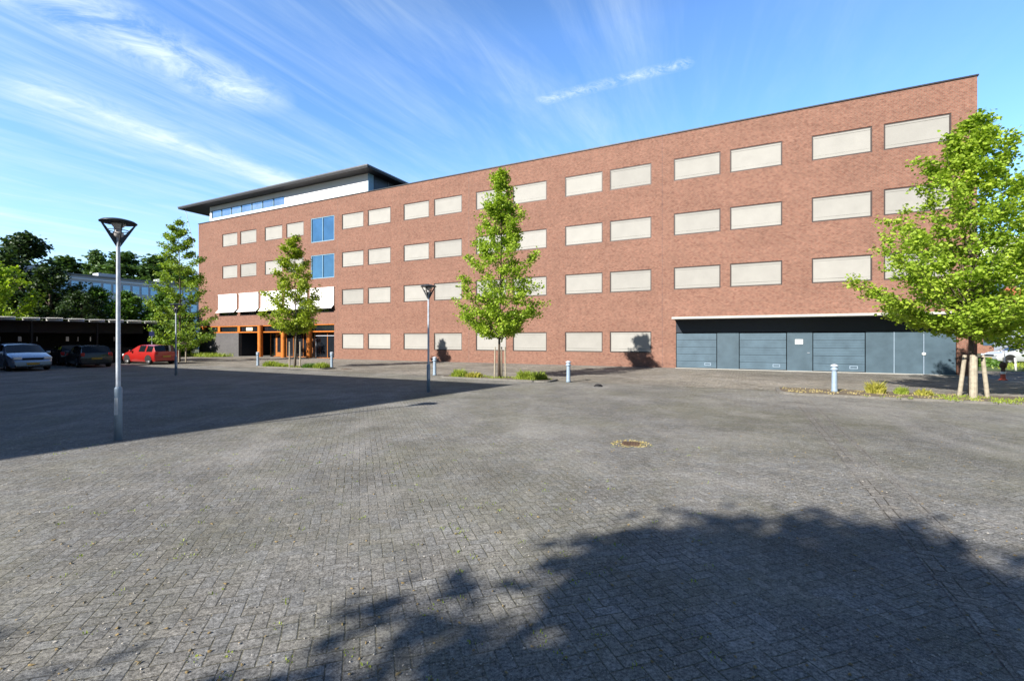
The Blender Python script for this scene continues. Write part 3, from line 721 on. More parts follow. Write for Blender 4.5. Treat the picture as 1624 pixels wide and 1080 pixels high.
def make_tree(name, label, cat, loc, H, prof, seed, nleaf, lsize, lm, bark, trunk_r, nb=46, base=None, group=None, el=(12, 42),
              clump=0.16, lean=0.0, twigs=6, rz=0.0, gap=0.0):
    """prof: list of (height fraction, radius in m); crown radius against height"""
    rn = np.random.default_rng(seed); rr_ = random.Random(seed)
    ph_, pr = [p[0] for p in prof], [p[1] for p in prof]
    z_lo, z_hi = ph_[0] * H, H
    wood = MB()
    tp = []
    for i in range(9):
        f = i / 8; tp.append(Vector((lean * f * H + 0.05 * math.sin(f * 5 + seed), 0.05 * math.cos(f * 4 + seed), f * H * 0.97)))
    wood.tube(tp, [trunk_r * (1 - 0.93 * i / 8) + (0.35 * trunk_r if i == 0 else 0) for i in range(9)], 10)
    def trunk_at(z):
        f = min(max(z / (H * 0.97), 0), 1) * 8; i = min(int(f), 7); return tp[i].lerp(tp[i + 1], f - i)
    src = []; wts = []
    az = rr_.uniform(0, 6)
    for bi in range(nb):
        f = (bi + rr_.uniform(0.1, 0.9)) / nb
        zt = z_lo + (z_hi - z_lo) * (f ** 1.12)                     # height the branch tip reaches
        Rt = float(np.interp(zt / H, ph_, pr)) * rr_.uniform(0.62, 1.12)
        if rr_.random() < gap: continue
        az += 2.4 + rr_.uniform(-.35, .35)
        e = R(rr_.uniform(*el) + 26 * f)
        z0 = max(zt - math.tan(e) * Rt, z_lo * 0.93)
        p0 = trunk_at(z0); tip = Vector((p0.x + math.cos(az) * Rt, p0.y + math.sin(az) * Rt, zt))
        pts = []
        for q in range(6):
            g = q / 5; p = p0.lerp(tip, g); p.z += -0.10 * Rt * math.sin(g * math.pi) * (1 - f)
            p += Vector((rr_.gauss(0, .03), rr_.gauss(0, .03), rr_.gauss(0, .03))) * (0 if q == 0 else 1) * min(1, Rt)
            pts.append(p)
        r0 = trunk_r * (0.42 - 0.25 * f)
        wood.tube(pts, [r0 * (1 - 0.85 * q / 5) for q in range(6)], 5, cap=False)
        for q in range(5):
            for g in (0.25, 0.75):
                fr = (q + g) / 5
                if fr > 0.28: src.append(pts[q].lerp(pts[q + 1], g)); wts.append(0.6 + fr)
        for tw in range(twigs):
            g = rr_.uniform(0.3, 0.97); q = min(int(g * 5), 4); bp = pts[q].lerp(pts[q + 1], g * 5 - q)
            a2 = az + rr_.choice((-1, 1)) * rr_.uniform(0.5, 1.3); ln = Rt * rr_.uniform(0.22, 0.42) * (1.15 - 0.5 * g) + 0.12
            tpz = bp + Vector((math.cos(a2) * ln, math.sin(a2) * ln, ln * rr_.uniform(0.0, 0.75)))
            wood.tube([bp, bp.lerp(tpz, .5) + Vector((0, 0, .03 * ln)), tpz], [r0 * .28, r0 * .2, r0 * .08], 4, cap=False)
            for g2 in (0.35, 0.7, 1.0): src.append(bp.lerp(tpz, g2)); wts.append(1.0)
    src = np.array([tuple(p) for p in src]); wts = np.array(wts); wts *= rn.uniform(0.25, 1.5, len(wts)); wts /= wts.sum()
    pick = rn.choice(len(src), nleaf, p=wts)
    pts = src[pick] + rn.normal(size=(nleaf, 3)) * np.array([clump, clump, clump * 0.7])
    nr = rn.normal(size=(nleaf, 3)); nr[:, 2] = np.abs(nr[:, 2]) + 0.5; nr /= np.linalg.norm(nr, axis=1)[:, None]
    ct = rn.uniform(0, 1, len(src))[pick]
    tone = 0.6 * rn.uniform(0, 1, nleaf) ** 1.2 + 0.5 * ct - 0.05
    root = thing(name, label, cat, loc, rz, group)
    wood.build('trunk', bark, root, smooth=True)
    me = leaves_mesh('crown', pts, nr, lsize, lm, rn, tone)
    o = bpy.data.objects.new('crown', me); C.objects.link(o); o.parent = root
    return root


GT = 'young street trees along the building'
make_tree('street_tree', 'large lime-green street tree with three thick wooden stakes, in front of the grey garage doors', 'tree', (14.04, 14.02, 0.05), 8.5,
          [(0.24, 0.5), (0.28, 1.5), (0.34, 2.55), (0.42, 2.7), (0.50, 2.5), (0.58, 2.2), (0.72, 2.05), (0.84, 1.35), (0.93, 0.7), (1.0, 0.15)], 11, 40000, 0.084, M['leaf_lime'], M['bark'], 0.075, nb=72, group=GT, twigs=7, clump=0.115, gap=0.18, el=(26, 54), lean=-0.02)
make_tree('street_tree', 'slim lime-green street tree before the middle of the brick facade, held by thin stakes', 'tree', (-0.53, 20.9, 0.05), 9.3,
          [(0.21, 0.5), (0.27, 1.55), (0.36, 1.65), (0.48, 1.85), (0.60, 1.6), (0.72, 1.15), (0.82, 0.85), (0.92, 0.4), (1.0, 0.10)], 23, 24000, 0.088, M['leaf_lime'], M['bark'], 0.062, nb=64, group=GT, twigs=6, clump=0.115, gap=0.10, el=(32, 58))
make_tree('street_tree', 'small yellow-green street tree standing before the orange entrance columns', 'tree', (-13.5, 28.7, 0.05), 8.3,
          [(0.28, 0.4), (0.33, 1.45), (0.40, 1.6), (0.47, 1.15), (0.56, 1.45), (0.70, 1.15), (0.84, 0.8), (0.93, 0.4), (1.0, 0.1)], 31, 13000, 0.105, M['leaf_lime2'], M['bark_lt'], 0.062, nb=50, group=GT, twigs=5, clump=0.12, gap=0.14, el=(28, 55))
make_tree('street_tree', 'tall layered street tree at the left end of the brick building, sparse at its top', 'tree', (-26.6, 36.9, 0.0), 11.2,
          [(0.10, 1.4), (0.16, 2.4), (0.32, 2.35), (0.44, 1.9), (0.52, 1.5), (0.60, 1.9), (0.72, 1.5), (0.85, 1.2), (0.94, 0.6), (1.0, 0.1)], 43, 14500, 0.12, M['leaf_cool'], M['bark'], 0.09, nb=56, group=GT, twigs=5, clump=0.14, gap=0.16, el=(4, 26))
make_tree('street_tree', 'lime-green street tree at the right edge, only its left branches in view', 'tree', (20.5, 17.1, 0.05), 8.3,
          [(0.17, 0.8), (0.22, 2.7), (0.34, 2.9), (0.46, 2.7), (0.60, 2.3), (0.72, 1.8), (0.84, 1.2), (0.93, 0.8), (1.0, 0.2)], 57, 15000, 0.11, M['leaf_lime'], M['bark'], 0.10, nb=56, group=GT, twigs=7, clump=0.16, gap=0.1)
# trees beside / behind the camera whose shade falls in the foreground
make_tree('shade_tree', 'broad tree behind the camera whose crown shades the foreground pavers', 'tree', (-7.6, -6.5, 0), 8.9,
          [(0.36, 1.1), (0.42, 1.7), (0.55, 2.0), (0.70, 2.0), (0.85, 1.7), (0.95, 1.15), (1.0, 0.5)], 79, 18000, 0.17, M['leaf_mid'], M['bark'], 0.16, nb=84, twigs=8, clump=0.22, rz=0.5)
make_tree('shade_tree', 'second broad tree further left behind the camera, shading the bottom left corner', 'tree', (-13.15, -8.55, 0), 8.4,
          [(0.36, 1.2), (0.42, 1.8), (0.55, 2.2), (0.70, 2.2), (0.85, 1.8), (0.95, 1.2), (1.0, 0.5)], 73, 14000, 0.17, M['leaf_mid'], M['bark'], 0.16, nb=60, twigs=8, clump=0.28, rz=2.5)

# background trees: three prototypes copied
GB = 'trees beyond the bicycle shed'
def bt(label, loc, H, prof, seed, nl, ls, lm, **kw):
    return make_tree('background_tree', label, 'tree', loc, H, prof, seed, nl, ls, lm, M['bark'], 0.03 * H, group=GB, **kw)
round_p = [(0.10, 2.2), (0.25, 3.6), (0.45, 4.2), (0.65, 3.9), (0.82, 2.9), (0.93, 1.7), (1.0, 0.5)]
tA = bt('tall dark tree rising at the left edge above the shed', (-50, 47, 0), 12.5, [(0.05, 3.0), (0.2, 4.6), (0.5, 4.8), (0.72, 3.6), (0.88, 2.2), (1.0, 0.6)], 91, 15000, 0.30, M['leaf_dark'], nb=60, twigs=7, clump=0.34, gap=0.08)
tB = bt('bright green round tree at the left edge before the dark tree', (-43.6, 38.0, 0), 8.5, [(a, c_ * 0.8) for a, c_ in round_p], 93, 12000, 0.20, M['leaf_lime'], nb=56, twigs=7, clump=0.24, gap=0.1)
tC = bt('green tree showing between shed roof and pale building, nearer the left', (-45.0, 50.0, 0), 7.3, [(a, c_ * 0.62) for a, c_ in round_p], 95, 11000, 0.21, M['leaf_mid'], nb=54, twigs=7, clump=0.22, gap=0.08)
tD = bt('tall poplar on the skyline left of the lamp head', (-106, 118, 0), 24.0, [(0.05, 3.0), (0.3, 4.6), (0.6, 4.6), (0.85, 3.0), (1.0, 0.8)], 97, 11000, 0.55, M['leaf_far'], nb=64, twigs=6, clump=0.55)
for (pr_, x, y, s_, rz, lb) in (
        (tC, -40.6, 49.0, 0.92, 1.0, 'green tree behind the shed just left of the near lamp post'),
        (tC, -37.8, 50.5, 0.98, 2.2, 'green tree behind the shed just right of the near lamp post'),
        (tC, -49.2, 50.5, 0.9, 3.1, 'green tree over the shed roof, between the silver car and the dark tree'),
        (tC, -34.8, 49.0, 0.62, 4.1, 'small green tree near the right end of the shed'),
        (tA, -45.5, 45.5, 0.72, 1.9, 'dark tree over the shed at the left, lower than its tall neighbour'),
        (tA, -41.0, 44.0, 0.50, 2.9, 'low dark bushy tree tucked behind the shed roof above the dark car'),
        (tA, -56.5, 50.0, 0.86, 0.9, 'dark tree cut by the left edge of the picture'),
        (tD, -112, 116, (1.5, 1.5, 0.92), 1.0, 'leftmost poplar of the skyline row'),
        (tD, -99, 118, (1.5, 1.5, 0.98), 2.0, 'poplar on the skyline directly left of the lamp'),
        (tD, -92, 119, (1.5, 1.5, 0.96), 3.0, 'poplar on the skyline directly right of the lamp head'),
        (tD, -85.5, 119, (1.5, 1.5, 0.84), 4.0, 'shorter poplar right of the lamp on the skyline'),
        (tD, -79.5, 119, (1.5, 1.5, 0.66), 5.0, 'lowest poplar at the right end of the skyline row'),
        (tD, -119, 112, (1.5, 1.5, 0.86), 5.6, 'poplar rising behind the dark tree at the left')):
    dup(pr_, (x, y, 0), rz, lb, s_)
# trees on the right beyond the street
for (pr_, x, y, s_, rz, lb) in ((tC, 58, 52, 1.0, 0.4, 'dark green tree beyond the street right of the building corner'),
                                (tC, 62, 50, 0.9, 1.9, 'dark green tree beyond the parked silver car at the right edge'),
                                (tA, 50, 54, 0.42, 1.9, 'low dark tree in the gap right of the brick corner')):
    d = dup(pr_, (x, y, 0), rz, lb, s_); d['group'] = 'trees beyond the right-hand street'

# ------------------------------------------------------------------ stakes
def stake(base, top, r, label, group, name='tree_stake'):
    bx = Vector(base); o = MB(); tp = Vector(top) - bx
    o.tube([(0, 0, 0), tp * 0.5, tp], [r, r * .97, r * .9], 10)
    return tag(o.build(name, M['stake'], None, smooth=False, loc=bx), label, 'stake', group)
cx, cy = 14.04, 14.02; G3 = 'thick wooden stakes round the large right-hand tree'
for (ox, oy, lb) in ((-0.33, 0.13, 'left thick wooden stake leaning to the large right-hand tree'), (-0.28, -0.25, 'middle thick wooden stake standing before the trunk of the large right-hand tree'), (0.20, -0.20, 'right thick wooden stake leaning to the large right-hand tree')):
    stake((cx + ox, cy + oy, 0.03), (cx + ox * 0.62, cy + oy * 0.62, 1.32), 0.095 if oy < -0.22 else 0.056, lb, G3)
b = MB(); b.tube([(cx - .22, cy + .06, 1.22), (cx - .19, cy - .22, 1.25), (cx + .02, cy - .20, 1.25), (cx + .16, cy - .14, 1.22)], 0.022, 6)
tag(b.build('tree_tie', M['black']), 'dark rubber tie strapping the large right-hand tree to its stakes', 'strap')
G4 = 'thin stakes round the middle tree'
for (ox, oy, lb) in ((-0.26, 0.0, 'thin stake left of the middle tree trunk'), (0.24, -0.05, 'thin stake right of the middle tree trunk'), (0.06, 0.2, 'thin stake close behind the middle tree trunk')):
    stake((-0.53 + ox, 20.9 + oy, 0.03), (-0.53 + ox * 0.9, 20.9 + oy, 1.45), 0.035, lb, G4)
G5 = 'thin stakes round the entrance tree'
for (ox, lb) in ((-0.33, 'thin stake left of the small tree before the entrance'), (0.33, 'thin stake right of the small tree before the entrance')):
    stake((-13.5 + ox, 28.7, 0.03), (-13.5 + ox, 28.7, 1.65), 0.045, lb, G5)
G6 = 'pale stakes under the tree at the left end'
for (ox, lb) in ((-0.2, 'pale stake left under the layered tree by the red car'), (0.35, 'pale stake right under the layered tree by the red car')):
    stake((-26.0 + ox, 36.3, 0.0), (-26.0 + ox, 36.3, 1.5), 0.05, lb, G6)

# ------------------------------------------------------------------ lamps
def make_lamp(loc, Hh, label, rz=0.0):
    t = thing('street_lamp', label, 'street lamp', loc, rz, 'cone-headed lamps on the parking lot')
    b = MB(); b.lathe([(0.0, 0.0), (0.059, 0.0), (0.059, 0.90), (0.055, 0.93), (0.038, 0.95)], 20); bs = b.build('base_sleeve', M['steel_bl'], t, smooth=True)
    b = MB(); b.box(-0.03, 0.03, -0.064, -0.057, 0.45, 0.75); b.build('hatch', M['steel'], bs)
    b = MB(); b.lathe([(0.036, 0.94), (0.029, Hh - 0.45), (0.029, Hh - 0.28)], 16); b.build('pole', M['steel'], t, smooth=True)
    b = MB(); b.lathe([(0.0, Hh + 0.045), (0.12, Hh + 0.035), (0.235, Hh + 0.005), (0.27, Hh - 0.02), (0.27, Hh - 0.032), (0.23, Hh - 0.03), (0.10, Hh - 0.045), (0.0, Hh - 0.045)], 36); b.build('canopy_disc', M['head_dark'], t, smooth=True)
    for q in range(4):
        a = R(45 + 90 * q); f = MB(); ca_, sa_ = math.cos(a), math.sin(a); nx, ny = -sa_ * 0.008, ca_ * 0.008
        prof = [(0.262, Hh - 0.03), (0.235, Hh - 0.03), (0.105, Hh - 0.22), (0.029, Hh - 0.25), (0.029, Hh - 0.46)]
        for sgn in (-1, 1): f.quad(*[(r * ca_ + nx * sgn, r * sa_ + ny * sgn, z) for r, z in (prof if sgn > 0 else prof[::-1])])
        for i in range(5):
            (r1, z1), (r2, z2) = prof[i], prof[(i + 1) % 5]
            f.quad((r1 * ca_ + nx, r1 * sa_ + ny, z1), (r2 * ca_ + nx, r2 * sa_ + ny, z2), (r2 * ca_ - nx, r2 * sa_ - ny, z2), (r1 * ca_ - nx, r1 * sa_ - ny, z1))
        f.build('fin', M['head_dark'], t)
    b = MB(); b.lathe([(0.0, Hh - 0.04), (0.11, Hh - 0.05), (0.08, Hh - 0.10), (0.045, Hh - 0.12), (0.045, Hh - 0.19), (0.08, Hh - 0.21), (0.07, Hh - 0.27), (0.03, Hh - 0.30)], 20); b.build('lamp_housing', M['opal'], t, smooth=True)
    b = MB(); b.lathe([(0.145, Hh - 0.165), (0.16, Hh - 0.165), (0.16, Hh - 0.175), (0.145, Hh - 0.175), (0.145, Hh - 0.165)], 28); b.build('ring', M['head_dark'], t)
    return t
make_lamp((-7.08, 8.30, 0), 3.92, 'near grey lamp post with cone-shaped head, standing large at the left of the lot', R(10))
make_lamp((-2.85, 15.75, 0), 3.62, 'lamp post with cone-shaped head in front of the lower facade windows', R(30))
make_lamp((-16.83, 23.12, 0), 3.55, 'distant lamp post before the red car and the layered tree', R(60))

# ------------------------------------------------------------------ bollards
def make_bollard(loc, h, label):
    t = thing('bollard', label, 'bollard', loc, 0, 'grey steel bollards along the pavement edge')
    b = MB(); b.lathe([(0.0, 0), (0.10, 0.0), (0.095, 0.06), (0.085, 0.10), (0.078, h - 0.24), (0.078, h - 0.22)], 20); b.build('post', M['steel_bl'], t, smooth=True)
    b = MB(); b.lathe([(0.078, h - 0.22), (0.115, h - 0.20), (0.115, h - 0.165), (0.082, h - 0.14), (0.082, h - 0.09)], 20); b.build('collar', M['steel_bl'], t, smooth=True)
    b = MB(); b.lathe([(0.082, h - 0.09), (0.118, h - 0.075), (0.118, h - 0.055), (0.08, h - 0.02), (0.03, h), (0.0, h + .004)], 20); b.build('cap', M['steel'], t, smooth=True)
    return t
make_bollard((10.7, 15.32, 0.05), 0.93, 'bollard at the end of the kerbed island before the garage doors')
make_bollard((2.37, 19.38, 0.0), 0.90, 'bollard right of the middle tree bed')
make_bollard((-3.85, 23.0, 0.0), 0.93, 'bollard just right of the lamp post before the facade')
make_bollard((-11.4, 29.2, 0.0), 1.0, 'bollard at the right end of the entrance, by the brick corner')
make_bollard((-17.23, 31.3, 0.0), 0.95, 'bollard left of the entrance tree, by the dark doorway')


# ------------------------------------------------------------------ plants
def tuft_mesh(name, spots, m, seed, wid=0.02):
    """spots: (x, y, z, radius, height, blades)"""
    rn = np.random.default_rng(seed); P, F, T = [], [], []
    for (x, y, z, rad, h, nbl) in spots:
        for _ in range(nbl):
            a = rn.uniform(0, 2 * math.pi); r = rad * math.sqrt(rn.uniform()); hh = h * rn.uniform(0.4, 1.1) * (1.1 - 0.6 * (r / rad) ** 2)
            bx, by = x + r * math.cos(a), y + r * math.sin(a); ln = rn.uniform(0.15, 0.7) * hh; a2 = a + rn.normal() * 0.8
            dx_, dy_ = math.cos(a2) * ln, math.sin(a2) * ln; w0 = wid * rn.uniform(0.6, 1.3); a3 = rn.uniform(0, 2 * math.pi); wx, wy = math.cos(a3) * w0, math.sin(a3) * w0
            n = len(P)
            P += [(bx - wx, by - wy, z), (bx + wx, by + wy, z), (bx + dx_ * .4 + wx, by + dy_ * .4 + wy, z + hh * .6), (bx + dx_ * .4 - wx, by + dy_ * .4 - wy, z + hh * .6), (bx + dx_, by + dy_, z + hh * .95)]
            F += [(n, n + 1, n + 2, n + 3), (n + 3, n + 2, n + 4)]; v = rn.uniform(); T += [v, v]
    me = bpy.data.meshes.new(name); me.from_pydata(P, [], F)
    at = me.attributes.new('leaf_tone', 'FLOAT', 'FACE'); at.data.foreach_set('value', np.array(T, dtype=np.float32)); me.materials.append(m)
    return me
def plant(name, label, x, y, rad, h, n, m, seed, group):
    """low leafy plant"""
    rn = np.random.default_rng(seed)
    me = tuft_mesh(name, [(0, 0, 0, rad, h, n)], m, seed, 0.018)
    o = bpy.data.objects.new(name, me); C.objects.link(o); o.location = (x, y, 0.06); tag(o, label, 'plant', group)
GP = 'low plants in the kerbed beds'
for i, (x, y, r_, h_, n_, m_, lb) in enumerate((
        (11.78, 14.95, .24, .42, 380, 'blade_y', 'bright yellow-green plant right of the bollard before the garage'),
        (12.40, 14.70, .17, .26, 220, 'blade', 'small green plant between the yellow one and the tree stakes'),
        (12.80, 14.35, .22, .22, 200, 'blade_y', 'low yellow plant nearest the large tree stakes'),
        (-2.45, 21.6, .36, .40, 420, 'blade', 'bright green plant at the left end of the middle bed'),
        (-1.75, 21.3, .40, .26, 360, 'blade_y', 'low yellowish plant left of the middle tree stakes'),
        (0.55, 20.3, .34, .42, 420, 'blade', 'green plant right of the middle tree'),
        (1.15, 20.0, .36, .38, 400, 'blade', 'green plant near the bollard at the end of the middle bed'),
        (-15.6, 29.9, .50, .40, 420, 'blade', 'green plant at the left end of the entrance bed'),
        (-14.7, 29.5, .42, .26, 320, 'blade', 'low green plant left of the entrance tree'),
        (-12.4, 28.2, .40, .34, 320, 'leaf_mid', 'dark green plant right of the entrance tree'),
        (-11.6, 28.1, .48, .38, 400, 'blade', 'pale green plant at the right end of the entrance bed'))):
    plant('low_plant', lb, x, y, r_, h_, n_, M[m_], 200 + i, GP)
rn = np.random.default_rng(9)
sp = []
for _ in range(170):
    s = rn.uniform(-5, 4.9); p = fac(s, rn.uniform(11.3, 12.6)); sp.append((p.x, p.y, .06, .16, .10, 16))
for _ in range(120): p = fac(rn.uniform(-8.5, 6.8), 12.72 + rn.normal() * .03); sp.append((p.x, p.y, .05, .09, .10, 11))
for _ in range(60): p = fac(rn.uniform(17.6, 22.6), rn.uniform(11.3, 12.3)); sp.append((p.x, p.y, .06, .18, .12, 14))
for _ in range(60): p = fac(rn.uniform(32.6, 38.1), rn.uniform(9.9, 10.8)); sp.append((p.x, p.y, .06, .18, .14, 14))
o = bpy.data.objects.new('bed_grass', tuft_mesh('bed_grass', sp, M['blade'], 3, .008)); C.objects.link(o); tag(o, 'short green grass growing along the kerbed beds', 'grass', None, 'stuff')
sp = []
for _ in range(90): p = fac(rn.uniform(3.5, 8.9), rn.uniform(10.9, 12.6)); sp.append((p.x, p.y, .06, .12, .06, 10))
o = bpy.data.objects.new('dry_grass', tuft_mesh('dry_grass', sp, M['blade_dry'], 4, .008)); C.objects.link(o); tag(o, 'dry straw-coloured weeds on the kerbed island', 'weeds', None, 'stuff')
# weeds at the left foot of the building, verge on the right
sp = []
for _ in range(150): p = fac(rn.uniform(57.5, 68), rn.uniform(.3, 2.6)); sp.append((p.x, p.y, 0, .35, .5, 16))
o = bpy.data.objects.new('tall_weeds', tuft_mesh('tall_weeds', sp, M['blade'], 6, .02)); C.objects.link(o); tag(o, 'tall green weeds against the grey plinth at the left end', 'weeds', None, 'stuff')
sp = []
for _ in range(420): sp.append((rn.uniform(29, 50), rn.uniform(25, 40), .02, .5, .28, 10))
o = bpy.data.objects.new('verge_grass', tuft_mesh('verge_grass', sp, M['blade'], 7, .03)); C.objects.link(o); tag(o, 'long grass on the verge beyond the right corner', 'grass', None, 'stuff')
sheet('verge_left', [fac(57.3, .1)[:2], fac(57.3, 2.8)[:2], fac(70, 2.8)[:2], fac(70, .1)[:2]], 0.02, M['turf'])

# ------------------------------------------------------------------ drain, litter
t = thing('drain_cover', 'rusty square drain cover in the pavers, ringed by dry moss', 'drain cover', (2.05, 7.95, 0), R(-18))
b = MB(); b.box(-.15, .15, -.15, .15, 0.0, 0.010); fr = b.build('frame', M['rust'], t)
b = MB()
for i in range(6): b.box(-.125 + i * .044, -.125 + i * .044 + .022, -.12, .12, .010, .016)
b.build('grate', M['rust'], t)
sp = [(2.05 + math.cos(a) * rr_, 7.95 + math.sin(a) * rr_ * .9, 0, .05, .022, 9) for a, rr_ in ((rn.uniform(0, 6.28), rn.uniform(.17, .32)) for _ in range(45))]
o = bpy.data.objects.new('drain_moss', tuft_mesh('drain_moss', sp, M['blade_dry'], 8, .008)); C.objects.link(o); tag(o, 'dry yellow moss and grass round the drain cover', 'moss', None, 'stuff')
b = MB(); b.lathe([(0, .10), (.08, .09), (.13, .04), (.14, 0)], 12, sx=1.2); o = b.build('rubble', M['black'], None, True, loc=(3.29, 17.6, 0)); tag(o, 'small black lump lying on the pavers right of the middle bollard', 'rubbish')
b = MB(); b.box(-.25, .25, -.22, .22, 0, .012); o = b.build('gully_cover', M['rust'], None, loc=(-9.9, 27.6, .01)); o.rotation_euler = (0, 0, FACE_ANG); tag(o, 'dark gully cover in the pavement right of the entrance bollard', 'drain cover')
def flecks(name, label, n, m, seed, s0, s1, yr=(2.0, 9.0), h=0.004):
    rn = np.random.default_rng(seed); b = MB()
    for _ in range(n):
        y = yr[0] + (yr[1] - yr[0]) * rn.uniform() ** 1.7; x = rn.uniform(-1.2, 1.2) * y; s = rn.uniform(s0, s1); a = rn.uniform(0, 6.28)
        k_ = len(b.v); cnt = 5
        for q in range(cnt):
            aa = a + q * 2 * math.pi / cnt; r = s * rn.uniform(.5, 1.1) * (1.5 if q % 2 else .8); b.v.append((x + math.cos(aa) * r, y + math.sin(aa) * r, h * rn.uniform(.5, 2.5)))
        b.v.append((x, y, h * 2 + s * .35)); b.f += [(k_ + q, k_ + (q + 1) % cnt, k_ + cnt) for q in range(cnt)]
    return tag(b.build(name, m), label, 'litter', None, 'stuff')
flecks('leaf_litter', 'dry brown bits of leaf scattered over the near pavers', 900, M['litter'], 41, .006, .016)
flecks('loose_grit', 'pale grit and small stones scattered over the near pavers', 1500, M['stone'], 42, .003, .009)
sp = [(rn.uniform(-1, .45) * y_, y_, 0, .05, .022, 7) for y_ in rn.uniform(2.2, 8, 170)]
o = bpy.data.objects.new('joint_weeds', tuft_mesh('joint_weeds', sp, M['blade'], 12, .0035)); C.objects.link(o); tag(o, 'tiny weeds sprouting in the paver joints of the foreground', 'weeds', None, 'stuff')


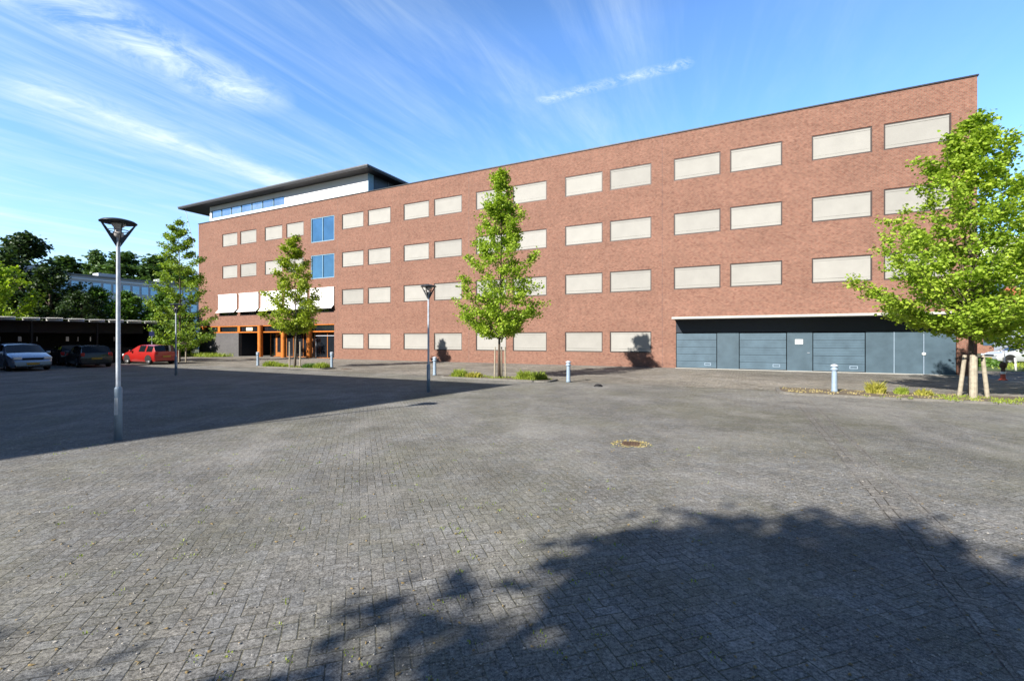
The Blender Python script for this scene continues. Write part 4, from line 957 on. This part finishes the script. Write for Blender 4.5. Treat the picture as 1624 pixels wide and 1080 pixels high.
# ------------------------------------------------------------------ cars
def make_car(label, loc, rz, paint, st, group='cars parked by the bicycle shed'):
    """x forward; stations (x, z_top, kind) build a lofted shell"""
    t = thing('parked_car', label, 'car', loc, rz, group)
    W = st['w'] / 2; Ln = st['len']; belt = st['belt']; roof = st['roof']
    # station: x, top z, roof half width factor, side half width factor, bottom z
    S = st['stations']
    rows = []
    for (x, zt, cab, wf, zb) in S:
        hw = W * wf; zbelt = min(belt, zt - 0.01) if cab == 0 else belt
        if cab: tw = hw * (1 - 0.21 * (zt - belt) / (roof - belt)); ring = [(hw * .90, zb), (hw, zb + .14), (hw, (zb + belt) / 2 + .08), (hw * .965, belt), (tw * 1.0, zt - .07), (tw * .86, zt - .012), (0, zt + .02)]
        else: ring = [(hw * .90, zb), (hw, zb + .14), (hw, zb + .14 + (zt - zb - .14) * .55), (hw * .965, zt - .06), (hw * .90, zt - .015), (hw * .7, zt), (0, zt + .02)]
        rows.append([(x, y, z) for y, z in ring])
    nst = len(rows); groups = {}
    for i in range(nst - 1):
        for j in range(6):
            key = 'body'
            ki, kj = S[i][2], S[i + 1][2]
            if j == 3 and ki and kj and (i in st['side_glass']): key = 'side_window%d' % i
            if j in (4, 5, 3) and not (ki and kj) and (ki or kj): key = 'windscreen' if kj == 0 else 'rear_window'
            if j == 3 and not (ki and kj) and (ki or kj): key = 'body'
            for sgn in (1, -1):
                q = [rows[i][j], rows[i + 1][j], rows[i + 1][j + 1], rows[i][j + 1]]
                q = [(x, y * sgn, z) for x, y, z in q]
                kk = key + ('L' if sgn > 0 else 'R') if key.startswith('side') else key
                groups.setdefault(kk, []).append(q if sgn > 0 else q[::-1])
    def mk(name, quads, m, parent=t, smooth=True):
        me = bpy.data.meshes.new(name); bm = bmesh.new()
        for q in quads:
            vs = [bm.verts.new(p) for p in q]
            try: bm.faces.new(vs)
            except ValueError: pass
        bmesh.ops.remove_doubles(bm, verts=bm.verts, dist=0.0005); bmesh.ops.recalc_face_normals(bm, faces=bm.faces)
        for f in bm.faces: f.smooth = smooth
        for e in bm.edges: e.smooth = True if (len(e.link_faces) == 2 and e.calc_face_angle(0) < R(32)) else False
        bm.to_mesh(me); bm.free(); me.materials.append(m); o = bpy.data.objects.new(name, me); C.objects.link(o); o.parent = parent; return o
    caps = []
    for r in (rows[0], rows[-1]):
        for j in range(6): caps.append([r[j], r[j + 1], (r[j + 1][0], -r[j + 1][1], r[j + 1][2]), (r[j][0], -r[j][1], r[j][2])])
    under = []
    for i in range(nst - 1): a, c = rows[i][0], rows[i + 1][0]; under.append([a, c, (c[0], -c[1], c[2]), (a[0], -a[1], a[2])])
    body = mk('body', groups.pop('body') + caps + under, paint)
    for kk, qs in groups.items(): mk('side_window' if kk.startswith('side') else kk, qs, M['car_glass'])
    # lower sills / bumpers
    x0, x1 = S[0][0], S[-1][0]; zb = S[0][4]
    b = MB(); b.box(x0 + .02, x0 + .14, -W * .86, W * .86, zb - .08, zb + .16); b.build('rear_bumper', M['rubber'], t, bevel=.02)
    b = MB(); b.box(x1 - .14, x1 - .0, -W * .80, W * .80, zb - .08, zb + .10); b.build('front_bumper', M['rubber'], t, bevel=.02)
    # wheels
    for wx in (st['wb'][0], st['wb'][1]):
        for sg in (1, -1):
            r = .31; w_ = MB(); yy = sg * (W - .17)
            prof = [(r * .62, -.10), (r * .93, -.10), (r, -.07), (r, .07), (r * .93, .10), (r * .62, .10)]
            for rad, off in prof: pass
            n = len(w_.v); seg = 24
            for rad, off in prof:
                for q in range(seg): a = 2 * math.pi * q / seg; w_.v.append((wx + rad * math.cos(a), yy + sg * (off + .075), r + rad * math.sin(a)))
            for q1 in range(len(prof) - 1):
                for q in range(seg): w_.f.append((n + q1 * seg + q, n + q1 * seg + (q + 1) % seg, n + (q1 + 1) * seg + (q + 1) % seg, n + (q1 + 1) * seg + q))
            wh = w_.build('wheel', M['rubber'], t, smooth=True)
            rm = MB(); yo = yy + sg * .155
            rm.v += [(wx, yo + sg * .015, r)]
            for q in range(20):
                a = 2 * math.pi * q / 20; rm.v.append((wx + r * .64 * math.cos(a), yo - (sg * .05 if q % 4 == 0 else 0), r + r * .64 * math.sin(a)))
            for q in range(20): rm.f.append((0, 1 + q, 1 + (q + 1) % 20))
            rm.build('rim', M['chrome'], wh)
            # wheel arch: dark lining just proud of the side
            ar = MB(); yw = sg * (W + .003); k0 = 0; m1 = []
            for q in range(13):
                a = math.pi * q / 12; ar.v += [(wx + .325 * math.cos(a), yw, r + .325 * math.sin(a)), (wx + .385 * math.cos(a), yw, r + .385 * math.sin(a))]
            for q in range(12): ar.f.append((2 * q, 2 * q + 1, 2 * q + 3, 2 * q + 2))
            ar.build('wheel_arch', M['rubber'] if paint is not M['silver'] else M['silver'], t)
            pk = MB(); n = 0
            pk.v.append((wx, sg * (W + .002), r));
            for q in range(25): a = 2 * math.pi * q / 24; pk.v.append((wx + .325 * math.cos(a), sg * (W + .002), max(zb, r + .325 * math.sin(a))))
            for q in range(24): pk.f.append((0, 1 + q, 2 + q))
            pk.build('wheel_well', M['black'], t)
    for o_ in [c for c in t.children if c.name.startswith('wheel') and not c.name.startswith(('wheel_arch', 'wheel_well'))]:
        o_.location = (0, 0, 0)
    for sg in (1, -1):
        h = MB(); zz = st['hl']; hx = x1
        h.box(hx - .20, hx + .012, sg * W * .50 if sg > 0 else -W * .88, sg * W * .88 if sg > 0 else -W * .50, zz, zz + .15); h.build('headlight', M['headlight'], t, bevel=.03)
        h = MB(); zz = st['tl']; h.box(x0 - .015, x0 + .12, W * .70 if sg > 0 else -W * .93, W * .93 if sg > 0 else -W * .70, zz, zz + st['tlh']); h.build('taillight', M['taillight'], t, bevel=.02)
        mx = st['mx']; h = MB(); h.box(mx - .06, mx + .06, sg * (W + .17) if sg < 0 else W - .02, sg * (W - .02) if sg < 0 else W + .17, belt - .02, belt + .12); h.build('mirror', paint, t, bevel=.03)
        h = MB(); h.box(mx - 0.95, mx - .80, sg * (W + .0) - .012, sg * (W + .0) + .012, belt - .14, belt - .11); h.build('door_handle', paint, t)
    h = MB(); h.box(x1 - .02, x1 + .02, -.42, .42, st['hl'] - .02, st['hl'] + .09); h.build('grille', M['black'], t)
    h = MB(); h.box(x1, x1 + .03, -.26, .26, zb + .08, zb + .19); h.build('number_plate', M['plate_y'], t)
    h = MB(); pz = st.get('pz', zb + .28); h.box(x0 - .03, x0, -.26, .26, pz, pz + .11); h.build('number_plate', M['plate_y'], t)
    return t


mpv = dict(w=1.80, len=4.5, belt=0.98, roof=1.56, wb=(-1.38, 1.32), hl=.66, tl=.95, tlh=.35, mx=.92, side_glass=(2, 4, 6),
           stations=[(-2.25, .80, 0, .93, .28), (-2.18, .98, 0, .97, .24), (-1.98, 1.47, 1, .98, .22), (-1.30, 1.53, 1, 1.0, .20), (-1.22, 1.535, 1, 1.0, .20), (-.45, 1.56, 1, 1.0, .20), (-.37, 1.56, 1, 1.0, .20),
                     (.38, 1.50, 1, 1.0, .20), (.46, 1.48, 1, 1.0, .20), (1.20, 1.02, 0, .995, .20), (1.85, .88, 0, .97, .22), (2.15, .74, 0, .90, .24), (2.25, .58, 0, .82, .28)])
hatch = dict(w=1.66, len=3.9, belt=0.90, roof=1.41, wb=(-1.22, 1.22), hl=.58, tl=.72, tlh=.22, mx=.62, side_glass=(2, 4), pz=.52,
             stations=[(-1.92, .72, 0, .93, .28), (-1.88, .92, 0, .97, .24), (-1.60, 1.36, 1, .98, .22), (-.95, 1.41, 1, 1.0, .20), (-.80, 1.41, 1, 1.0, .20), (-.10, 1.41, 1, 1.0, .20), (.05, 1.39, 1, 1.0, .20),
                       (.20, 1.36, 1, 1.0, .20), (.95, .96, 0, .995, .20), (1.55, .84, 0, .96, .22), (1.85, .70, 0, .90, .24), (1.95, .56, 0, .82, .28)])
make_car('silver people carrier parked nose outward at the left edge', (-29.15, 27.35, 0), R(-30), M['silver'], mpv)
make_car('black hatchback parked tail outward behind the near lamp', (-28.1, 30.6, 0), R(145), M['darkpaint'], hatch)
make_car('dark car parked nose inward between the silver and the black car', (-31.6, 32.9, 0), R(145), M['darkpaint'], hatch)
make_car('bright red hatchback parked at the right end of the shed', (-26.6, 33.9, 0), R(158), M['red'], hatch)
cr = make_car('silver saloon parked beyond the grass at the right edge', (37.4, 34.0, 0), R(170), M['whitepaint'], hatch, group='car parked on the right')

# ------------------------------------------------------------------ bicycle shed
SH0 = Vector((-29.4, 37.7)); Sd = Vector((-0.4502, -0.893))
shed = thing('bicycle_shed', 'long low black bicycle shed with pale roof edge behind the parked cars', 'shed', (SH0.x, SH0.y, 0), math.atan2(Sd.y, Sd.x))
SL, SDp = 26.0, -4.0        # runs along local +x; local -y lies away from the camera
n = 22; seg = SL / n
b = MB(); b.box(-.3, SL, -4.4, 0.25, 3.0, 3.08); b.build('roof', M['shed_dark'], shed)
for i in range(n):
    b = MB(); x = i * seg; dz_ = 0.03 * ((i * 7) % 3); p = Vector((x + .40, -.28)); q = Vector((x - .26, .40)); nn = Vector((.02, .02)); z0_, z1_ = 3.085, 3.27 + dz_ * .6
    for (a_, c_) in ((p, q), (q + nn, p + nn)): b.quad((a_.x, a_.y, z0_), (c_.x, c_.y, z0_), (c_.x, c_.y, z1_), (a_.x, a_.y, z1_))
    b.quad((p.x, p.y, z1_), (q.x, q.y, z1_), (q.x + .02, q.y + .02, z1_), (p.x + .02, p.y + .02, z1_)); b.quad((p.x, p.y, z1_ - .01), (q.x, q.y, z1_ - .01), (x + 1.0, .30, z1_ - .06), (x + 1.0, -.30, z1_ - .06))
    b.build('roof_edge', M['shed_edge'], shed)
for i in range(0, n, 3):
    b = MB(); b.box(i * seg, i * seg + .1, 0.0, 0.1, 0, 3.0); b.build('post', M['shed_dark'], shed)
rg = random.Random(4)
b = MB(); x = 0.0
while x < SL:
    wdt = rg.uniform(.5, 1.9); g = rg.choice((.05, .10, .18, .08)); b.box(x, x + wdt, -4.1, -4.05, 0, 3.0); b.box(x + wdt, x + wdt + g, -4.1, -4.05, 0, 1.65); b.box(x + wdt, x + wdt + g, -4.1, -4.05, 2.0, 3.0); x += wdt + g
b.build('back_wall', M['shed_dark'], shed)
b = MB(); b.box(-.1, 0.0, -4.05, -.6, 0, 3.0); b.build('end_wall', M['shed_dark'], shed)
b = MB(); b.box(0.3, SL, -.75, -.70, 0.0, 1.15); b.box(0.3, SL, -.75, -.70, 2.25, 3.0); b.build('front_screen', M['shed_dark'], shed)
gw = thing('garden_wall', 'pale rendered wall seen through the gaps of the black shed', 'wall', (SH0.x, SH0.y, 0), math.atan2(Sd.y, Sd.x))
b = MB(); b.box(-2, 30, -8.2, -8.0, 0, 2.1); b.build('render', M['concrete'], gw); b = MB(); b.box(-2.05, 30.05, -8.25, -7.95, 2.1, 2.16); b.build('coping', M['kerb'], gw)
# road sign near the red car
t = thing('road_sign', 'small blue road sign on a grey pole above the red car', 'sign', (-28.0, 35.9, 0), R(15))
b = MB(); b.lathe([(0.03, 0), (.03, 2.5)], 10); b.build('pole', M['steel'], t, smooth=True)
b = MB(); b.box(-.17, .17, -.045, -.03, 2.05, 2.4); b.build('plate', mat('sign_blue', (.01, .02, .10), .4), t)

# ------------------------------------------------------------------ far buildings
fb = thing('pale_office', 'long pale blue-white office building beyond the trees on the left', 'building', (-70.5, 70, 0), math.atan2(.893, .45))
LB = 40.0
b = MB(); b.box(-22, LB, 0, 14, 0, 11.9); b.build('wall', M['far_white'], fb)
b = MB(); b.box(-22.2, LB + .2, -.25, 14.2, 11.9, 12.15); b.build('roof', M['roof_edge'], fb)
for z in (1.3, 4.2, 7.0, 9.6):
    b = MB(); x = -21.5
    while x < LB - 1.5: b.box(x, x + 1.0, -.06, -.01, z, z + 1.35); x += 1.35
    b.build('window_band', M['far_glass'], fb)
    b = MB(); b.box(-22, LB, -.16, -.02, z + 1.75, z + 1.9); b.build('ledge', M['white_panel'], fb)
for s_ in range(6):
    b = MB(); b.box(-20 + 9 * s_, -17.5 + 9 * s_, 2, 4, 12.15, 12.9); b.build('roof_unit', M['far_white'], fb)
rb = thing('brick_block', 'distant orange-red brick building with white top storey beyond the right corner', 'building', (58, 60, 0), R(-16))
b = MB(); b.box(-12, 30, 0, 14, 0, 9.5); b.build('wall', M['far_brick'], rb)
b = MB(); b.box(-12, 30, 0.6, 13, 9.5, 14.4); b.box(-12.2, 30.2, 0.3, 13.2, 14.4, 14.9); b.build('top_storey', M['white_panel'], rb)
for z in (1.0, 4.0, 7.0, 10.6):
    for i in range(12):
        b = MB(); x = -11 + i * 3.4; yy = 0.55 if z > 9 else -.05; b.box(x, x + 2.2, yy, yy + .04, z, z + 1.9); b.build('window', M['blue_glass'] if z > 9 else M['far_glass'], rb)
pv = thing('red_pavilion', 'low building with sloping orange-red roof glimpsed through the right-hand tree', 'building', (46, 41, 0), R(-20))
b = MB(); b.box(0, 14, 0, 5, 0, 4.2); b.build('wall', M['far_white'], pv)
b = MB(); b.quad((-.5, -.6, 4.2), (14.5, -.6, 4.2), (14.5, 2.5, 6.6), (-.5, 2.5, 6.6)); b.quad((-.5, 5.6, 4.2), (14.5, 5.6, 4.2), (14.5, 2.5, 6.6), (-.5, 2.5, 6.6)); b.quad((-.5, -.6, 4.2), (-.5, 5.6, 4.2), (-.5, 2.5, 6.6)); b.quad((14.5, -.6, 4.2), (14.5, 5.6, 4.2), (14.5, 2.5, 6.6))
b.build('roof', mat('roof_tiles', (.45, .12, .06), .7, var=.25, vscale=3), pv)
b = MB(); [b.box(1 + 2.6 * i, 2.6 + 2.6 * i, -.05, -.01, 1.0, 2.8) for i in range(5)]; b.build('window', M['far_glass'], pv)

# ------------------------------------------------------------------ right corner street furniture
t = thing('hydrant_post', 'small red and white post on the pavement right of the large tree', 'post', (21.57, 20.27, 0), 0)
b = MB(); b.lathe([(0, 0), (.15, 0), (.15, .04), (.10, .06), (.085, .28)], 14); b.build('base', M['red_post'], t, True)
b = MB(); b.lathe([(.085, .28), (.075, .38)], 14); b.build('band', M['pole_white'], t, True)
b = MB(); b.lathe([(.075, .38), (.065, .52), (.11, .58), (.13, .68), (.09, .78), (0, .80)], 14); b.build('cap', M['rust'], t, True)
for (x, y, h_, lb) in ((27.2, 25.5, 1.15, 'thin white post behind the red and white post'), (28.6, 26.2, 0.75, 'short leaning white post at the verge edge on the right')):
    b = MB(); b.tube([(0, 0, 0), (-.04, 0, h_)], [.055, .05], 10); tag(b.build('white_post', M['pole_white'], None, True, loc=(x, y, 0)), lb, 'post', 'white posts on the right verge')
rn = np.random.default_rng(77)
for (x, y, lb, sd) in ((33.5, 27.5, 'dense green shrub on the verge at the right edge', 1), (31.0, 30.5, 'low green shrub under the parked silver car', 2)):
    n_ = 2600; pts = rn.normal(size=(n_, 3)); pts /= np.linalg.norm(pts, axis=1)[:, None]; pts *= rn.uniform(.45, 1.0, n_)[:, None] ** .6; pts[:, 2] = np.abs(pts[:, 2]) * (1.0 if sd == 1 else .5); pts[:, :2] *= (1.6 if sd == 1 else 1.0)
    nr = pts + rn.normal(size=(n_, 3)) * .7; nr /= np.linalg.norm(nr, axis=1)[:, None]
    me = leaves_mesh('shrub', pts, nr, .16, M['leaf_mid'], rn, rn.uniform(0, 1, n_)); o = bpy.data.objects.new('shrub', me); C.objects.link(o); o.location = (x, y, 0.05); tag(o, lb, 'shrub')
